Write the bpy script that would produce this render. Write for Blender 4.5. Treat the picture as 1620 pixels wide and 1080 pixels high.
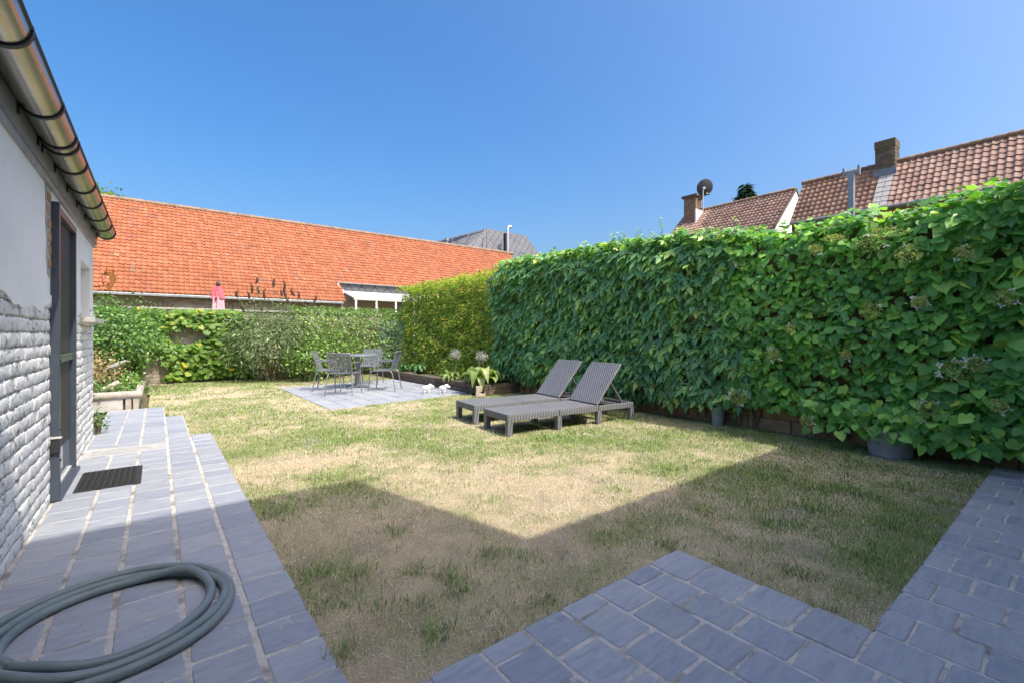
import bpy, math, random
import numpy as np
from mathutils import Matrix, Vector

for o in list(bpy.data.objects):
    bpy.data.objects.remove(o)
scn = bpy.context.scene
col = scn.collection
R = math.radians
rng = np.random.default_rng(7)
random.seed(7)

# ------------------------------------------------------------------ camera
# world: x runs across the garden (towards the right hand wall), y runs along the garden, camera above the origin
CAM_H = 1.2
YAW = 38.0
FPX, HOR = 718.0, 530.0
cam_d = bpy.data.cameras.new('camera')
cam_d.sensor_width = 36.0
cam_d.lens = 36.0 * FPX / 1620.0
cam_d.shift_y = -(540 - HOR) / 1620.0
cam_d.clip_start = 0.05
cam_d.clip_end = 2000
cam = bpy.data.objects.new('camera', cam_d)
cam.location = (0, 0, CAM_H)
cam.rotation_euler = (R(90), 0, R(-YAW))
col.objects.link(cam)
scn.camera = cam

# ------------------------------------------------------------------ light
SUN_DIR = Vector((-0.166, 0.655, -1.0)).normalized()      # the way the light travels
SUN_EL = math.asin(-SUN_DIR.z)
world = bpy.data.worlds.new('World')
scn.world = world
world.use_nodes = True
wn = world.node_tree
bg = wn.nodes['Background']
sky = wn.nodes.new('ShaderNodeTexSky')
sky.sky_type = 'NISHITA'
sky.sun_disc = False
sky.sun_elevation = SUN_EL
sky.sun_rotation = math.atan2(-SUN_DIR.x, -SUN_DIR.y)
sky.altitude = 0
sky.air_density = 1.0
sky.dust_density = 6.0
sky.ozone_density = 3.2
hs = wn.nodes.new('ShaderNodeHueSaturation')
hs.inputs['Saturation'].default_value = 1.42
wn.links.new(sky.outputs[0], hs.inputs['Color'])
wn.links.new(hs.outputs[0], bg.inputs[0])
bg.inputs[1].default_value = 0.15
sun_d = bpy.data.lights.new('sun', 'SUN')
sun_d.energy = 2.35
sun_d.angle = R(0.53)
sun_d.color = (1.0, 0.945, 0.86)
sun = bpy.data.objects.new('sun', sun_d)
sun.rotation_euler = SUN_DIR.to_track_quat('-Z', 'Y').to_euler()
sun.location = (4, -8, 14)
col.objects.link(sun)
scn.view_settings.view_transform = 'Standard'
scn.view_settings.look = 'None'
scn.view_settings.gamma = 1.0
scn.view_settings.exposure = 0.95
scn.render.engine = 'CYCLES'

# ------------------------------------------------------------------ projection helpers
CY, SY = math.cos(R(YAW)), math.sin(R(YAW))
def ray(px, py):
    u, v = (px - 810) / FPX, (HOR - py) / FPX
    return Vector((SY + CY * u, CY - SY * u, v))
def ground(px, py, z=0.0):
    r = ray(px, py); t = (z - CAM_H) / r.z
    return Vector((r.x * t, r.y * t, z))
def on_x(px, py, x):
    r = ray(px, py); t = x / r.x
    return Vector((x, r.y * t, CAM_H + r.z * t))
def on_y(px, py, y):
    r = ray(px, py); t = y / r.y
    return Vector((r.x * t, y, CAM_H + r.z * t))
def project(x, y, z):
    d = SY * x + CY * y
    l = CY * x - SY * y
    return 810 + FPX * l / d, HOR - FPX * (z - CAM_H) / d, d

# ------------------------------------------------------------------ objects
def tag(o, label=None, cat=None, group=None, kind=None):
    if label: o['label'] = label
    if cat: o['category'] = cat
    if group: o['group'] = group
    if kind: o['kind'] = kind
    return o
def link(o, parent=None):
    col.objects.link(o)
    if parent is not None: o.parent = parent
    return o
def empty(name, loc=(0, 0, 0), rz=0.0):
    o = bpy.data.objects.new(name, None)
    o.empty_display_size = 0.1
    o.location = loc; o.rotation_euler = (0, 0, rz)
    return link(o)
def copy_tree(o, parent=None):
    c = o.copy(); col.objects.link(c); c.parent = parent
    for ch in list(o.children): copy_tree(ch, c)
    return c

class MB:
    """collects shapes into one mesh"""
    def __init__(s): s.v, s.f, s.r = [], [], []
    def add(s, vs, fs, rnd=None):
        b = len(s.v); s.v += [tuple(v) for v in vs]
        s.f += [tuple(i + b for i in f) for f in fs]
        s.r += [random.random() if rnd is None else rnd] * len(vs)
        return s
    def box(s, c, d, rot=None, rnd=None):
        hx, hy, hz = d[0] / 2, d[1] / 2, d[2] / 2
        vs = [Vector((x, y, z)) for x in (-hx, hx) for y in (-hy, hy) for z in (-hz, hz)]
        if rot is not None: vs = [rot @ v for v in vs]
        vs = [v + Vector(c) for v in vs]
        return s.add(vs, [(0, 1, 3, 2), (4, 6, 7, 5), (0, 4, 5, 1), (2, 3, 7, 6), (0, 2, 6, 4), (1, 5, 7, 3)], rnd)
    def bx(s, x0, x1, y0, y1, z0, z1, rnd=None):
        return s.box(((x0 + x1) / 2, (y0 + y1) / 2, (z0 + z1) / 2), (x1 - x0, y1 - y0, z1 - z0), None, rnd)
    def bar(s, a, b, w, h, up=(0, 0, 1)):
        a, b = Vector(a), Vector(b); d = (b - a)
        y = d.normalized(); x = y.cross(Vector(up)).normalized(); z = x.cross(y)
        return s.box((a + b) / 2, (w, d.length, h), Matrix((x, y, z)).transposed())
    def tube(s, pts, rad, n=8, closed=False, cap=True):
        pts = [Vector(p) for p in pts]; m = len(pts)
        rads = rad if isinstance(rad, (list, tuple)) else [rad] * m
        vs = []; prev = None
        for i, p in enumerate(pts):
            if closed: t = pts[(i + 1) % m] - pts[i - 1]
            else: t = pts[min(i + 1, m - 1)] - pts[max(i - 1, 0)]
            t.normalize()
            if prev is None:
                a = Vector((0, 0, 1)) if abs(t.z) < .9 else Vector((1, 0, 0))
                nx = t.cross(a).normalized()
            else:
                nx = (prev - t * prev.dot(t)).normalized()
            prev = nx; ny = t.cross(nx)
            for k in range(n):
                an = 2 * math.pi * k / n
                vs.append(p + (nx * math.cos(an) + ny * math.sin(an)) * rads[i])
        fs = []
        for i in range(m if closed else m - 1):
            j = (i + 1) % m
            for k in range(n):
                l = (k + 1) % n
                fs.append((i * n + k, i * n + l, j * n + l, j * n + k))
        if cap and not closed:
            fs.append(tuple(range(n - 1, -1, -1))); fs.append(tuple((m - 1) * n + k for k in range(n)))
        return s.add(vs, fs)
    def lathe(s, prof, c=(0, 0, 0), n=20, rot=None):
        vs = []
        for (r, z) in prof:
            for k in range(n):
                a = 2 * math.pi * k / n
                v = Vector((r * math.cos(a), r * math.sin(a), z))
                if rot is not None: v = rot @ v
                vs.append(v + Vector(c))
        fs = []
        for i in range(len(prof) - 1):
            for k in range(n):
                l = (k + 1) % n
                fs.append((i * n + k, i * n + l, (i + 1) * n + l, (i + 1) * n + k))
        fs.append(tuple(range(n - 1, -1, -1))); fs.append(tuple((len(prof) - 1) * n + k for k in range(n)))
        return s.add(vs, fs)
    def prism(s, poly, z0, z1, axis='z', M=None):
        """extrude a 2D outline; M maps local (u,v,w) to world"""
        n = len(poly)
        vs = [Vector((p[0], p[1], z0)) for p in poly] + [Vector((p[0], p[1], z1)) for p in poly]
        if M is not None: vs = [M @ v for v in vs]
        fs = [tuple(range(n - 1, -1, -1)), tuple(range(n, 2 * n))]
        for i in range(n):
            j = (i + 1) % n
            fs.append((i, j, n + j, n + i))
        return s.add(vs, fs)
    def mesh(s, name, mat=None, smooth=False):
        me = bpy.data.meshes.new(name)
        me.from_pydata(s.v, [], s.f)
        me.update()
        at = me.attributes.new('rnd', 'FLOAT', 'POINT')
        at.data.foreach_set('value', np.array(s.r, dtype=np.float32))
        if mat: me.materials.append(mat)
        if smooth:
            me.polygons.foreach_set('use_smooth', [True] * len(me.polygons))
        return me
    def build(s, name, mat=None, parent=None, smooth=False, bevel=0, label=None, seg=2, loc=None):
        o = bpy.data.objects.new(name, s.mesh(name, mat, smooth))
        link(o, parent)
        if loc is not None: o.location = loc
        if bevel:
            b = o.modifiers.new('bevel', 'BEVEL'); b.width = bevel; b.segments = seg; b.limit_method = 'ANGLE'
            b.angle_limit = R(40)
        if smooth:
            try:
                me = o.data
                me.set_sharp_from_angle(angle=R(45))
            except Exception: pass
        if label: o['label'] = label
        return o

def np_mesh(name, V, T, attrs=None, luv=None, colors=None, mat=None, smooth=False):
    me = bpy.data.meshes.new(name)
    n, m = len(V), len(T)
    me.vertices.add(n); me.vertices.foreach_set('co', np.ascontiguousarray(V, dtype=np.float32).ravel())
    me.loops.add(m * 3); me.loops.foreach_set('vertex_index', np.ascontiguousarray(T, dtype=np.int32).ravel())
    me.polygons.add(m); me.polygons.foreach_set('loop_start', np.arange(0, 3 * m, 3, dtype=np.int32))
    if smooth: me.polygons.foreach_set('use_smooth', np.ones(m, dtype=bool))
    me.update(calc_edges=True)
    for k, a in (attrs or {}).items():
        me.attributes.new(k, 'FLOAT', 'POINT').data.foreach_set('value', np.ascontiguousarray(a, dtype=np.float32))
    if luv is not None:
        me.attributes.new('luv', 'FLOAT_VECTOR', 'POINT').data.foreach_set('vector', np.ascontiguousarray(luv, dtype=np.float32).ravel())
    if colors is not None:
        me.attributes.new('colr', 'FLOAT_COLOR', 'POINT').data.foreach_set('color', np.ascontiguousarray(colors, dtype=np.float32).ravel())
    if mat: me.materials.append(mat)
    return me

def vnoise(x, y, seed=0):
    """smooth value noise in numpy"""
    xi, yi = np.floor(x).astype(np.int64), np.floor(y).astype(np.int64)
    xf, yf = x - xi, y - yi
    u, v = xf * xf * (3 - 2 * xf), yf * yf * (3 - 2 * yf)
    def h(a, b):
        n = (a * 374761393 + b * 668265263 + seed * 974634777) & 0xffffffff
        n = ((n ^ (n >> 13)) * 1274126177) & 0xffffffff
        return ((n ^ (n >> 16)) & 0xffff) / 65535.0
    return (h(xi, yi) * (1 - u) + h(xi + 1, yi) * u) * (1 - v) + (h(xi, yi + 1) * (1 - u) + h(xi + 1, yi + 1) * u) * v
def fbm(x, y, seed=0, oct=4):
    s, a, t = 0, 1.0, 0
    for i in range(oct):
        s = s + a * vnoise(x * 2 ** i, y * 2 ** i, seed + i); t += a; a *= .5
    return s / t

# ------------------------------------------------------------------ materials
class NT:
    def __init__(s, name):
        s.m = bpy.data.materials.new(name); s.m.use_nodes = True
        s.t = s.m.node_tree; s.b = s.t.nodes['Principled BSDF']; s.out = s.t.nodes['Material Output']
    def n(s, typ, **kw):
        nd = s.t.nodes.new(typ)
        for k, v in kw.items(): setattr(nd, k, v)
        return nd
    def l(s, a, b): s.t.links.new(a, b)
    def coord(s, kind='Object'):
        return s.n('ShaderNodeTexCoord').outputs[kind]
    def pos(s):
        return s.n('ShaderNodeNewGeometry').outputs['Position']
    def noise(s, vec, scale, detail=5, rough=.55, dist=0):
        nd = s.n('ShaderNodeTexNoise'); nd.inputs['Scale'].default_value = scale
        nd.inputs['Detail'].default_value = detail; nd.inputs['Roughness'].default_value = rough
        nd.inputs['Distortion'].default_value = dist
        if vec is not None: s.l(vec, nd.inputs['Vector'])
        return nd.outputs['Fac']
    def ramp(s, fac, stops, interp='LINEAR'):
        nd = s.n('ShaderNodeValToRGB'); cr = nd.color_ramp; cr.interpolation = interp
        while len(cr.elements) < len(stops): cr.elements.new(.5)
        for e, (p, c) in zip(cr.elements, stops):
            e.position = p; e.color = (c[0], c[1], c[2], 1) if len(c) == 3 else c
        s.l(fac, nd.inputs[0]); return nd.outputs[0]
    def mix(s, fac, a, b, typ='MIX'):
        nd = s.n('ShaderNodeMix', data_type='RGBA', blend_type=typ)
        for sock, v in ((nd.inputs[0], fac), (nd.inputs[6], a), (nd.inputs[7], b)):
            if isinstance(v, (int, float)): sock.default_value = v
            elif isinstance(v, (tuple, list)): sock.default_value = (v[0], v[1], v[2], 1)
            else: s.l(v, sock)
        return nd.outputs[2]
    def math(s, op, a, b=0.0, clamp=False):
        nd = s.n('ShaderNodeMath', operation=op, use_clamp=clamp)
        for sock, v in zip(nd.inputs, (a, b)):
            if isinstance(v, (int, float)): sock.default_value = v
            else: s.l(v, sock)
        return nd.outputs[0]
    def attr(s, name, out='Fac', typ='GEOMETRY'):
        return s.n('ShaderNodeAttribute', attribute_name=name, attribute_type=typ).outputs[out]
    def rnd(s):
        a = s.attr('rnd'); o = s.n('ShaderNodeObjectInfo').outputs['Random']
        return s.math('FRACT', s.math('ADD', a, o))
    def bump(s, h, strength=.3, dist=.01, prev=None):
        nd = s.n('ShaderNodeBump'); nd.inputs['Strength'].default_value = strength; nd.inputs['Distance'].default_value = dist
        s.l(h, nd.inputs['Height'])
        if prev is not None: s.l(prev, nd.inputs['Normal'])
        return nd.outputs[0]
    def set(s, color=None, rough=None, normal=None, metal=None, spec=None):
        for k, v in (('Base Color', color), ('Roughness', rough), ('Normal', normal), ('Metallic', metal), ('Specular IOR Level', spec)):
            if v is None: continue
            if isinstance(v, (int, float)): s.b.inputs[k].default_value = v
            elif isinstance(v, (tuple, list)): s.b.inputs[k].default_value = (v[0], v[1], v[2], 1)
            else: s.l(v, s.b.inputs[k])
        return s.m

def simple(name, c, rough=.6, metal=0, var=.18, scale=18, bump=.1, bscale=120, spec=.4, per=0.0):
    t = NT(name); co = t.pos()
    f = t.noise(co, scale, 6)
    a = [max(0, x * (1 - var)) for x in c]; b = [min(1, x * (1 + var)) for x in c]
    cc = t.ramp(f, [(.3, a), (.7, b)])
    if per:
        cc = t.mix(1.0, cc, t.ramp(t.rnd(), [(0, (1 - per,) * 3), (1, (1 + per * .6,) * 3)]), 'MULTIPLY')
    n = t.bump(t.noise(co, bscale, 4), bump, .004) if bump else None
    return t.set(cc, rough, n, metal, spec)

def m_leaf(name, stops, transl=.35, rough=.45, rib=0.0, spec=.45):
    t = NT(name)
    r = t.rnd()
    c = t.ramp(r, stops)
    nz = t.noise(t.pos(), 30, 3)
    c = t.mix(.3, c, t.ramp(nz, [(.3, (.55, .55, .55)), (.75, (1.1, 1.1, 1.1))]), 'MULTIPLY')
    if rib:
        ax = t.n('ShaderNodeSeparateXYZ'); t.l(t.attr('luv', 'Vector'), ax.inputs[0])
        x = t.math('ABSOLUTE', ax.outputs[0])
        mid = t.math('LESS_THAN', x, .018)
        side = t.math('MULTIPLY', t.math('SUBTRACT', ax.outputs[1], t.math('MULTIPLY', x, .9)), 7.0)
        sd = t.math('LESS_THAN', t.math('FRACT', side), .1)
        vein = t.math('MULTIPLY', t.math('MAXIMUM', mid, t.math('MULTIPLY', sd, .55)), rib)
        c = t.mix(vein, c, (.36, .45, .16))
        nb = t.bump(t.math('FRACT', side), .25, .003)
        t.set(normal=nb)
    t.set(c, rough, None, 0, spec)
    tr = t.n('ShaderNodeBsdfTranslucent')
    t.l(t.mix(1.0, c, (1.35, 1.5, .6), 'MULTIPLY'), tr.inputs[0])
    mx = t.n('ShaderNodeMixShader'); mx.inputs[0].default_value = transl
    t.l(t.b.outputs[0], mx.inputs[1]); t.l(tr.outputs[0], mx.inputs[2])
    t.l(mx.outputs[0], t.out.inputs[0])
    return t.m

def m_slab():
    t = NT('blue_limestone'); p = t.pos(); r = t.rnd()
    base = t.ramp(r, [(0, (.27, .295, .335)), (.35, (.315, .338, .375)), (.7, (.35, .368, .395)), (1, (.29, .31, .335))])
    off = t.n('ShaderNodeVectorMath', operation='ADD'); t.l(p, off.inputs[0])
    cb = t.n('ShaderNodeCombineXYZ'); t.l(t.math('MULTIPLY', r, 37), cb.inputs[0]); t.l(t.math('MULTIPLY', r, 91), cb.inputs[1])
    t.l(cb.outputs[0], off.inputs[1]); q = off.outputs[0]
    st = t.n('ShaderNodeMapping'); st.inputs['Scale'].default_value = (1.0, 4.5, 1); st.inputs['Rotation'].default_value = (0, 0, .5); t.l(q, st.inputs[0])
    n1 = t.noise(st.outputs[0], 7, 8, .65, .8)
    c = t.mix(.55, base, t.ramp(n1, [(.3, (.62, .66, .72)), (.5, (1, 1, 1)), (.72, (1.35, 1.3, 1.2))]), 'MULTIPLY')
    n2 = t.noise(q, 3.0, 5, .6)
    c = t.mix(t.math('MULTIPLY', t.ramp(n2, [(.52, (0, 0, 0)), (.72, (1, 1, 1))]), .32), c, (.42, .42, .40))
    # pale veins and scratches
    w = t.n('ShaderNodeTexVoronoi', feature='DISTANCE_TO_EDGE'); w.inputs['Scale'].default_value = 3.1
    dn = t.n('ShaderNodeVectorMath', operation='MULTIPLY_ADD'); nn = t.n('ShaderNodeTexNoise'); nn.inputs['Scale'].default_value = 9
    t.l(q, nn.inputs['Vector']); t.l(nn.outputs['Color'], dn.inputs[0]); dn.inputs[1].default_value = (.25, .25, .25); t.l(q, dn.inputs[2])
    t.l(dn.outputs[0], w.inputs['Vector'])
    vn = t.ramp(w.outputs['Distance'], [(0, (1, 1, 1)), (.012, (0, 0, 0))])
    c = t.mix(t.math('MULTIPLY', vn, t.math('MULTIPLY', t.ramp(n2, [(.45, (0, 0, 0)), (.6, (1, 1, 1))]), .55)), c, (.5, .5, .5))
    sp = t.ramp(t.noise(p, 160, 2), [(.66, (0, 0, 0)), (.74, (1, 1, 1))])
    c = t.mix(t.math('MULTIPLY', sp, .25), c, (.09, .09, .09))
    b = t.bump(n1, .22, .004); b = t.bump(t.noise(p, 60, 6, .65), .35, .0025, b)
    return t.set(c, t.math('ADD', t.math('MULTIPLY', n1, .25), .42), b, 0, .4)

def m_joint():
    t = NT('sandy_joint'); p = t.pos()
    n = t.noise(p, 14, 6, .7); g = t.noise(p, 220, 3)
    c = t.ramp(n, [(.3, (.36, .335, .30)), (.5, (.60, .57, .51)), (.75, (.70, .67, .60))])
    c = t.mix(.6, c, t.ramp(g, [(.3, (.45, .43, .4)), (.6, (1.1, 1.1, 1.1))]), 'MULTIPLY')
    c = t.mix(t.ramp(t.noise(p, 5, 4), [(.52, (0, 0, 0)), (.64, (.7, .7, .7))]), c, (.17, .16, .13))
    return t.set(c, .95, t.bump(g, .8, .006), 0, .2)

def m_whitebrick(name='painted_brick', chips=.5):
    t = NT(name); p = t.pos(); r = t.rnd()
    c = t.ramp(t.noise(p, 3.5, 5), [(.3, (.80, .795, .77)), (.7, (.88, .875, .85))])
    c = t.mix(1, c, t.ramp(r, [(0, (.9, .9, .88)), (1, (1.04, 1.04, 1.03))]), 'MULTIPLY')
    n1 = t.noise(p, 9, 7, .7, .6); n2 = t.noise(p, 34, 6, .65)
    ch = t.ramp(t.math('ADD', t.math('MULTIPLY', n1, .6), t.math('MULTIPLY', n2, .4)), [(chips, (0, 0, 0)), (chips + .02, (1, 1, 1))])
    c = t.mix(t.math('MULTIPLY', ch, .9), c, t.ramp(n2, [(.3, (.17, .165, .15)), (.7, (.34, .32, .28))]))
    c = t.mix(t.ramp(t.noise(p, 1.6, 5), [(.52, (0, 0, 0)), (.8, (.4, .4, .4))]), c, (.5, .49, .42))
    h = t.math('SUBTRACT', t.math('ADD', t.math('MULTIPLY', t.noise(p, 26, 6, .7, 1.2), 1.0), t.math('MULTIPLY', n2, .5)), t.math('MULTIPLY', ch, .5))
    return t.set(c, .85, t.bump(h, .75, .013), 0, .25)

def m_plaster():
    t = NT('old_white_plaster'); p = t.pos()
    c = t.ramp(t.noise(p, 2.2, 6, .6), [(.3, (.76, .77, .76)), (.7, (.86, .86, .85))])
    c = t.mix(t.ramp(t.noise(p, 7, 6, .7), [(.60, (0, 0, 0)), (.8, (.35, .35, .35))]), c, (.50, .52, .50))
    ch = t.ramp(t.noise(p, 4.6, 4, .55), [(.705, (0, 0, 0)), (.715, (1, 1, 1))])
    c = t.mix(t.math('MULTIPLY', ch, .85), c, (.25, .25, .24))
    h = t.math('SUBTRACT', t.noise(p, 12, 6, .6), t.math('MULTIPLY', ch, .4))
    return t.set(c, .85, t.bump(h, .5, .012), 0, .25)

def m_tile(name, stops, dirt=(.2, .16, .13), dirtamt=.5, lichen=None):
    t = NT(name); p = t.pos(); r = t.rnd()
    c = t.ramp(r, stops)
    n = t.noise(p, 1.3, 6, .65); f = t.noise(p, 16, 5, .65)
    c = t.mix(t.math('MULTIPLY', t.ramp(n, [(.5, (0, 0, 0)), (.72, (1, 1, 1))]), dirtamt), c, dirt)
    c = t.mix(.5, c, t.ramp(f, [(.25, (.6, .6, .6)), (.65, (1.12, 1.12, 1.12))]), 'MULTIPLY')
    if lichen:
        c = t.mix(t.ramp(t.noise(p, 2.4, 7, .75), [(.56, (0, 0, 0)), (.7, (.8, .8, .8))]), c, lichen)
    return t.set(c, .8, t.bump(f, .4, .01), 0, .3)

def m_brick(name, stops, rough=.9):
    t = NT(name); p = t.pos(); r = t.rnd()
    c = t.ramp(r, stops); f = t.noise(p, 12, 6, .7)
    c = t.mix(.6, c, t.ramp(f, [(.25, (.55, .55, .55)), (.7, (1.2, 1.2, 1.2))]), 'MULTIPLY')
    return t.set(c, rough, t.bump(t.noise(p, 45, 5), .5, .008), 0, .25)

def m_weave():
    t = NT('grey_plastic_weave'); u = t.coord('Object')
    sx = t.n('ShaderNodeSeparateXYZ'); t.l(u, sx.inputs[0])
    # basket weave from crossed waves on whichever two axes the face spans
    a = t.math('ADD', sx.outputs[0], t.math('MULTIPLY', sx.outputs[2], .83))
    b = t.math('ADD', sx.outputs[1], t.math('MULTIPLY', sx.outputs[2], 1.0))
    s1 = t.math('SINE', t.math('MULTIPLY', a, 2 * math.pi / .042)); s2 = t.math('SINE', t.math('MULTIPLY', b, 2 * math.pi / .042))
    w = t.math('MULTIPLY', s1, s2)
    h = t.math('ADD', t.math('MULTIPLY', w, .5), .5)
    c = t.ramp(h, [(0, (.03, .032, .037)), (.4, (.15, .155, .168)), (1, (.33, .335, .35))])
    c = t.mix(.3, c, t.ramp(t.noise(t.pos(), 6, 5), [(.3, (.7, .7, .7)), (.7, (1.2, 1.2, 1.2))]), 'MULTIPLY')
    return t.set(c, .45, t.bump(h, .9, .008), 0, .45)

M = {}
M['slab'] = m_slab(); M['joint'] = m_joint()
M['wbrick'] = m_whitebrick('painted_brick', .562); M['wmortar'] = m_whitebrick('painted_mortar', .455); M['plaster'] = m_plaster()
M['tile_orange'] = m_tile('orange_clay_tile', [(0, (.30, .098, .046)), (.3, (.375, .130, .060)), (.6, (.42, .158, .078)), (.93, (.35, .115, .054)), (.985, (.25, .115, .075)), (1, (.36, .19, .10))], (.34, .16, .10), .35)
M['tile_brown'] = m_tile('brown_clay_tile', [(0, (.27, .165, .125)), (.5, (.36, .225, .17)), (1, (.42, .275, .21))], (.22, .16, .13), .5)
M['tile_lichen'] = m_tile('lichened_clay_tile', [(0, (.33, .19, .13)), (.5, (.44, .25, .165)), (1, (.50, .31, .21))], (.25, .17, .13), .4, (.46, .24, .09))
M['ridge'] = m_tile('ridge_tile_moss', [(0, (.25, .17, .12)), (1, (.36, .24, .16))], (.14, .12, .08), .7, (.36, .26, .10))
M['zinc'] = simple('zinc_sheet', (.33, .34, .345), .45, .6, .2, 5, .1, 60)
M['gutter'] = simple('weathered_zinc_gutter', (.36, .335, .29), .26, .95, .2, 3, .06, 30)
M['bracket'] = simple('dark_iron', (.035, .035, .04), .5, .3, .2, 20)
M['fascia'] = simple('fascia_grey_blue', (.20, .225, .25), .45, .1, .2, 4, .1, 50)
M['anthracite'] = simple('anthracite_aluminium', (.075, .092, .115), .4, .2, .1, 10, .03)
M['mesh'] = simple('dark_screen_fabric', (.055, .052, .048), .75, 0, .12, 4, .3, 900)
M['black'] = simple('black_rubber', (.03, .03, .028), .75, 0, .25, 40, .5, 150)
M['rail'] = simple('pale_rail', (.5, .5, .46), .5)
M['stone'] = simple('grey_stone', (.40, .385, .35), .9, 0, .25, 9, .5, 60)
M['concrete'] = simple('pale_concrete', (.47, .455, .41), .92, 0, .2, 6, .5, 80)
M['drain'] = simple('grey_drain_concrete', (.40, .40, .385), .9, 0, .15, 12, .4, 80)
M['sandstone'] = simple('sandstone', (.55, .46, .36), .9, 0, .2, 20, .4)
M['wood'] = simple('weathered_wood', (.135, .105, .075), .88, 0, .4, 14, .6, 40, per=.3)
M['greywood'] = simple('grey_round_timber', (.40, .36, .30), .85, 0, .22, 16, .5, 50)
M['block'] = simple('brown_wall_block', (.40, .26, .15), .92, 0, .3, 6, .6, 40, per=.25)
M['brick_grey'] = m_brick('beige_brick', [(0, (.30, .245, .19)), (.5, (.42, .355, .285)), (1, (.50, .44, .36))])
M['brick_brown'] = m_brick('brown_brick', [(0, (.19, .125, .085)), (.5, (.27, .19, .13)), (1, (.34, .25, .17))])
M['brick_orange'] = m_brick('orange_brick', [(0, (.36, .2, .11)), (.5, (.43, .26, .15)), (1, (.48, .31, .19))])
M['brick_dark'] = m_brick('sooty_brick', [(0, (.10, .085, .065)), (.6, (.17, .14, .10)), (1, (.26, .19, .13))])
M['brick_moss'] = m_tile('mossy_brick', [(0, (.12, .10, .06)), (1, (.2, .16, .09))], (.1, .09, .05), .6, (.26, .20, .06))
M['mortar'] = simple('mortar', (.40, .37, .32), .95, 0, .2, 12, .5, 80)
M['metal_grey'] = simple('grey_powder_coat', (.20, .21, .225), .42, .25, .06, 10, .02)
M['weave'] = m_weave()
M['plastic'] = simple('grey_moulded_plastic', (.125, .13, .145), .5, 0, .1, 20, .12, 200)
M['hose'] = simple('grey_green_hose', (.185, .235, .24), .42, 0, .15, 9, .08, 60)
M['potgrey'] = simple('grey_pot', (.30, .30, .31), .7, 0, .12, 8, .15)
M['white'] = simple('white_paint', (.80, .79, .76), .6, 0, .05, 10, .05)
M['white_glaze'] = simple('white_stoneware', (.82, .81, .78), .45, 0, .06, 10, .15, 40)
M['board'] = simple('white_cladding', (.74, .75, .74), .6, 0, .06, 3, .05)
M['slate'] = None
M['panel'] = simple('solar_panel', (.025, .03, .045), .25, .1, .1, 3, 0)
M['rust'] = simple('rusty_steel', (.28, .115, .035), .85, .1, .4, 40, .4, 120)
M['pink'] = simple('pink_parasol_cloth', (.74, .13, .17), .8, 0, .12, 8, .2, 40)
M['pink_print'] = simple('pink_white_print', (.78, .42, .44), .8, 0, .35, 26, .2, 40)
M['pole'] = simple('galvanised_pole', (.36, .37, .38), .45, .5, .12, 8, .05)
M['dish'] = simple('dark_dish', (.055, .06, .068), .55, .1, .1, 8, .03)
M['lightmetal'] = simple('light_steel', (.5, .51, .52), .4, .6, .1, 8, .03)
M['greenwire'] = simple('green_coated_wire', (.10, .19, .15), .5, .1, .1, 8, 0)
M['stem'] = simple('plant_stem', (.16, .13, .07), .8, 0, .3, 30, .3)
M['greenstem'] = simple('green_stem', (.15, .20, .07), .7, 0, .3, 30, .1)
M['bark'] = simple('bark', (.10, .08, .055), .95, 0, .4, 20, .8, 30)
M['soil'] = simple('dry_soil', (.16, .12, .085), .97, 0, .4, 14, .9, 60)
M['glass'] = None
t = NT('window_glass'); M['glass'] = t.set((.05, .06, .07), .06, None, 0, .8)
t = NT('pale_glass'); t.set((.30, .33, .35), .04, None, .0, 1.0); M['kick'] = t.m
t = NT('diamond_slate'); p = t.coord('Object')
def _slate():
    sx = t.n('ShaderNodeSeparateXYZ'); t.l(p, sx.inputs[0])
    s_ = t.math('MULTIPLY', t.math('ADD', sx.outputs[0], t.math('MULTIPLY', sx.outputs[2], 1.0)), 1.15)
    d_ = t.math('MULTIPLY', t.math('SUBTRACT', sx.outputs[0], t.math('MULTIPLY', sx.outputs[2], 1.0)), 1.15)
    f1 = t.math('LESS_THAN', t.math('FRACT', s_), .1); f2 = t.math('LESS_THAN', t.math('FRACT', d_), .1)
    e = t.math('MAXIMUM', f1, f2)
    c = t.ramp(t.noise(p, .8, 5), [(.3, (.095, .10, .112)), (.7, (.14, .145, .158))])
    c = t.mix(e, c, (.05, .052, .058))
    return t.set(c, .55, t.bump(t.math('SUBTRACT', 1.0, e), .6, .03), 0, .35)
M['slate'] = _slate()

M['ivy'] = m_leaf('creeper_leaf', [(0, (0.115, 0.248, 0.098)), (.4, (0.181, 0.384, 0.148)), (.75, (0.259, 0.517, 0.175)), (.95, (0.518, 0.729, 0.175)), (1, (0.85, 0.85, 0.175))], .30, .36, 0, .55)
M['hydr'] = m_leaf('climbing_hydrangea_leaf', [(0, (0.108, 0.286, 0.059)), (.4, (0.18, 0.437, 0.092)), (.75, (0.27, 0.588, 0.116)), (.97, (0.468, 0.806, 0.149)), (1, (0.85, 0.85, 0.132))], .30, .38, .5, .5)
M['horn'] = m_leaf('hornbeam_leaf', [(0, (0.136, 0.236, 0.044)), (.4, (0.274, 0.4, 0.064)), (.75, (0.438, 0.565, 0.086)), (.92, (0.711, 0.683, 0.13)), (1, (0.85, 0.519, 0.153))], .5, .5, 0, .3)
M['shrub'] = m_leaf('glossy_shrub_leaf', [(0, (0.051, 0.128, 0.031)), (.5, (0.111, 0.238, 0.051)), (.85, (0.187, 0.34, 0.076)), (1, (0.34, 0.476, 0.119))], .30, .38, 0, .55)
M['laurel'] = m_leaf('privet_leaf', [(0, (0.07, 0.15, 0.029)), (.5, (0.15, 0.282, 0.053)), (.85, (0.264, 0.422, 0.088)), (1, (0.493, 0.581, 0.158))], .30, .36, 0, .55)
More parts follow.
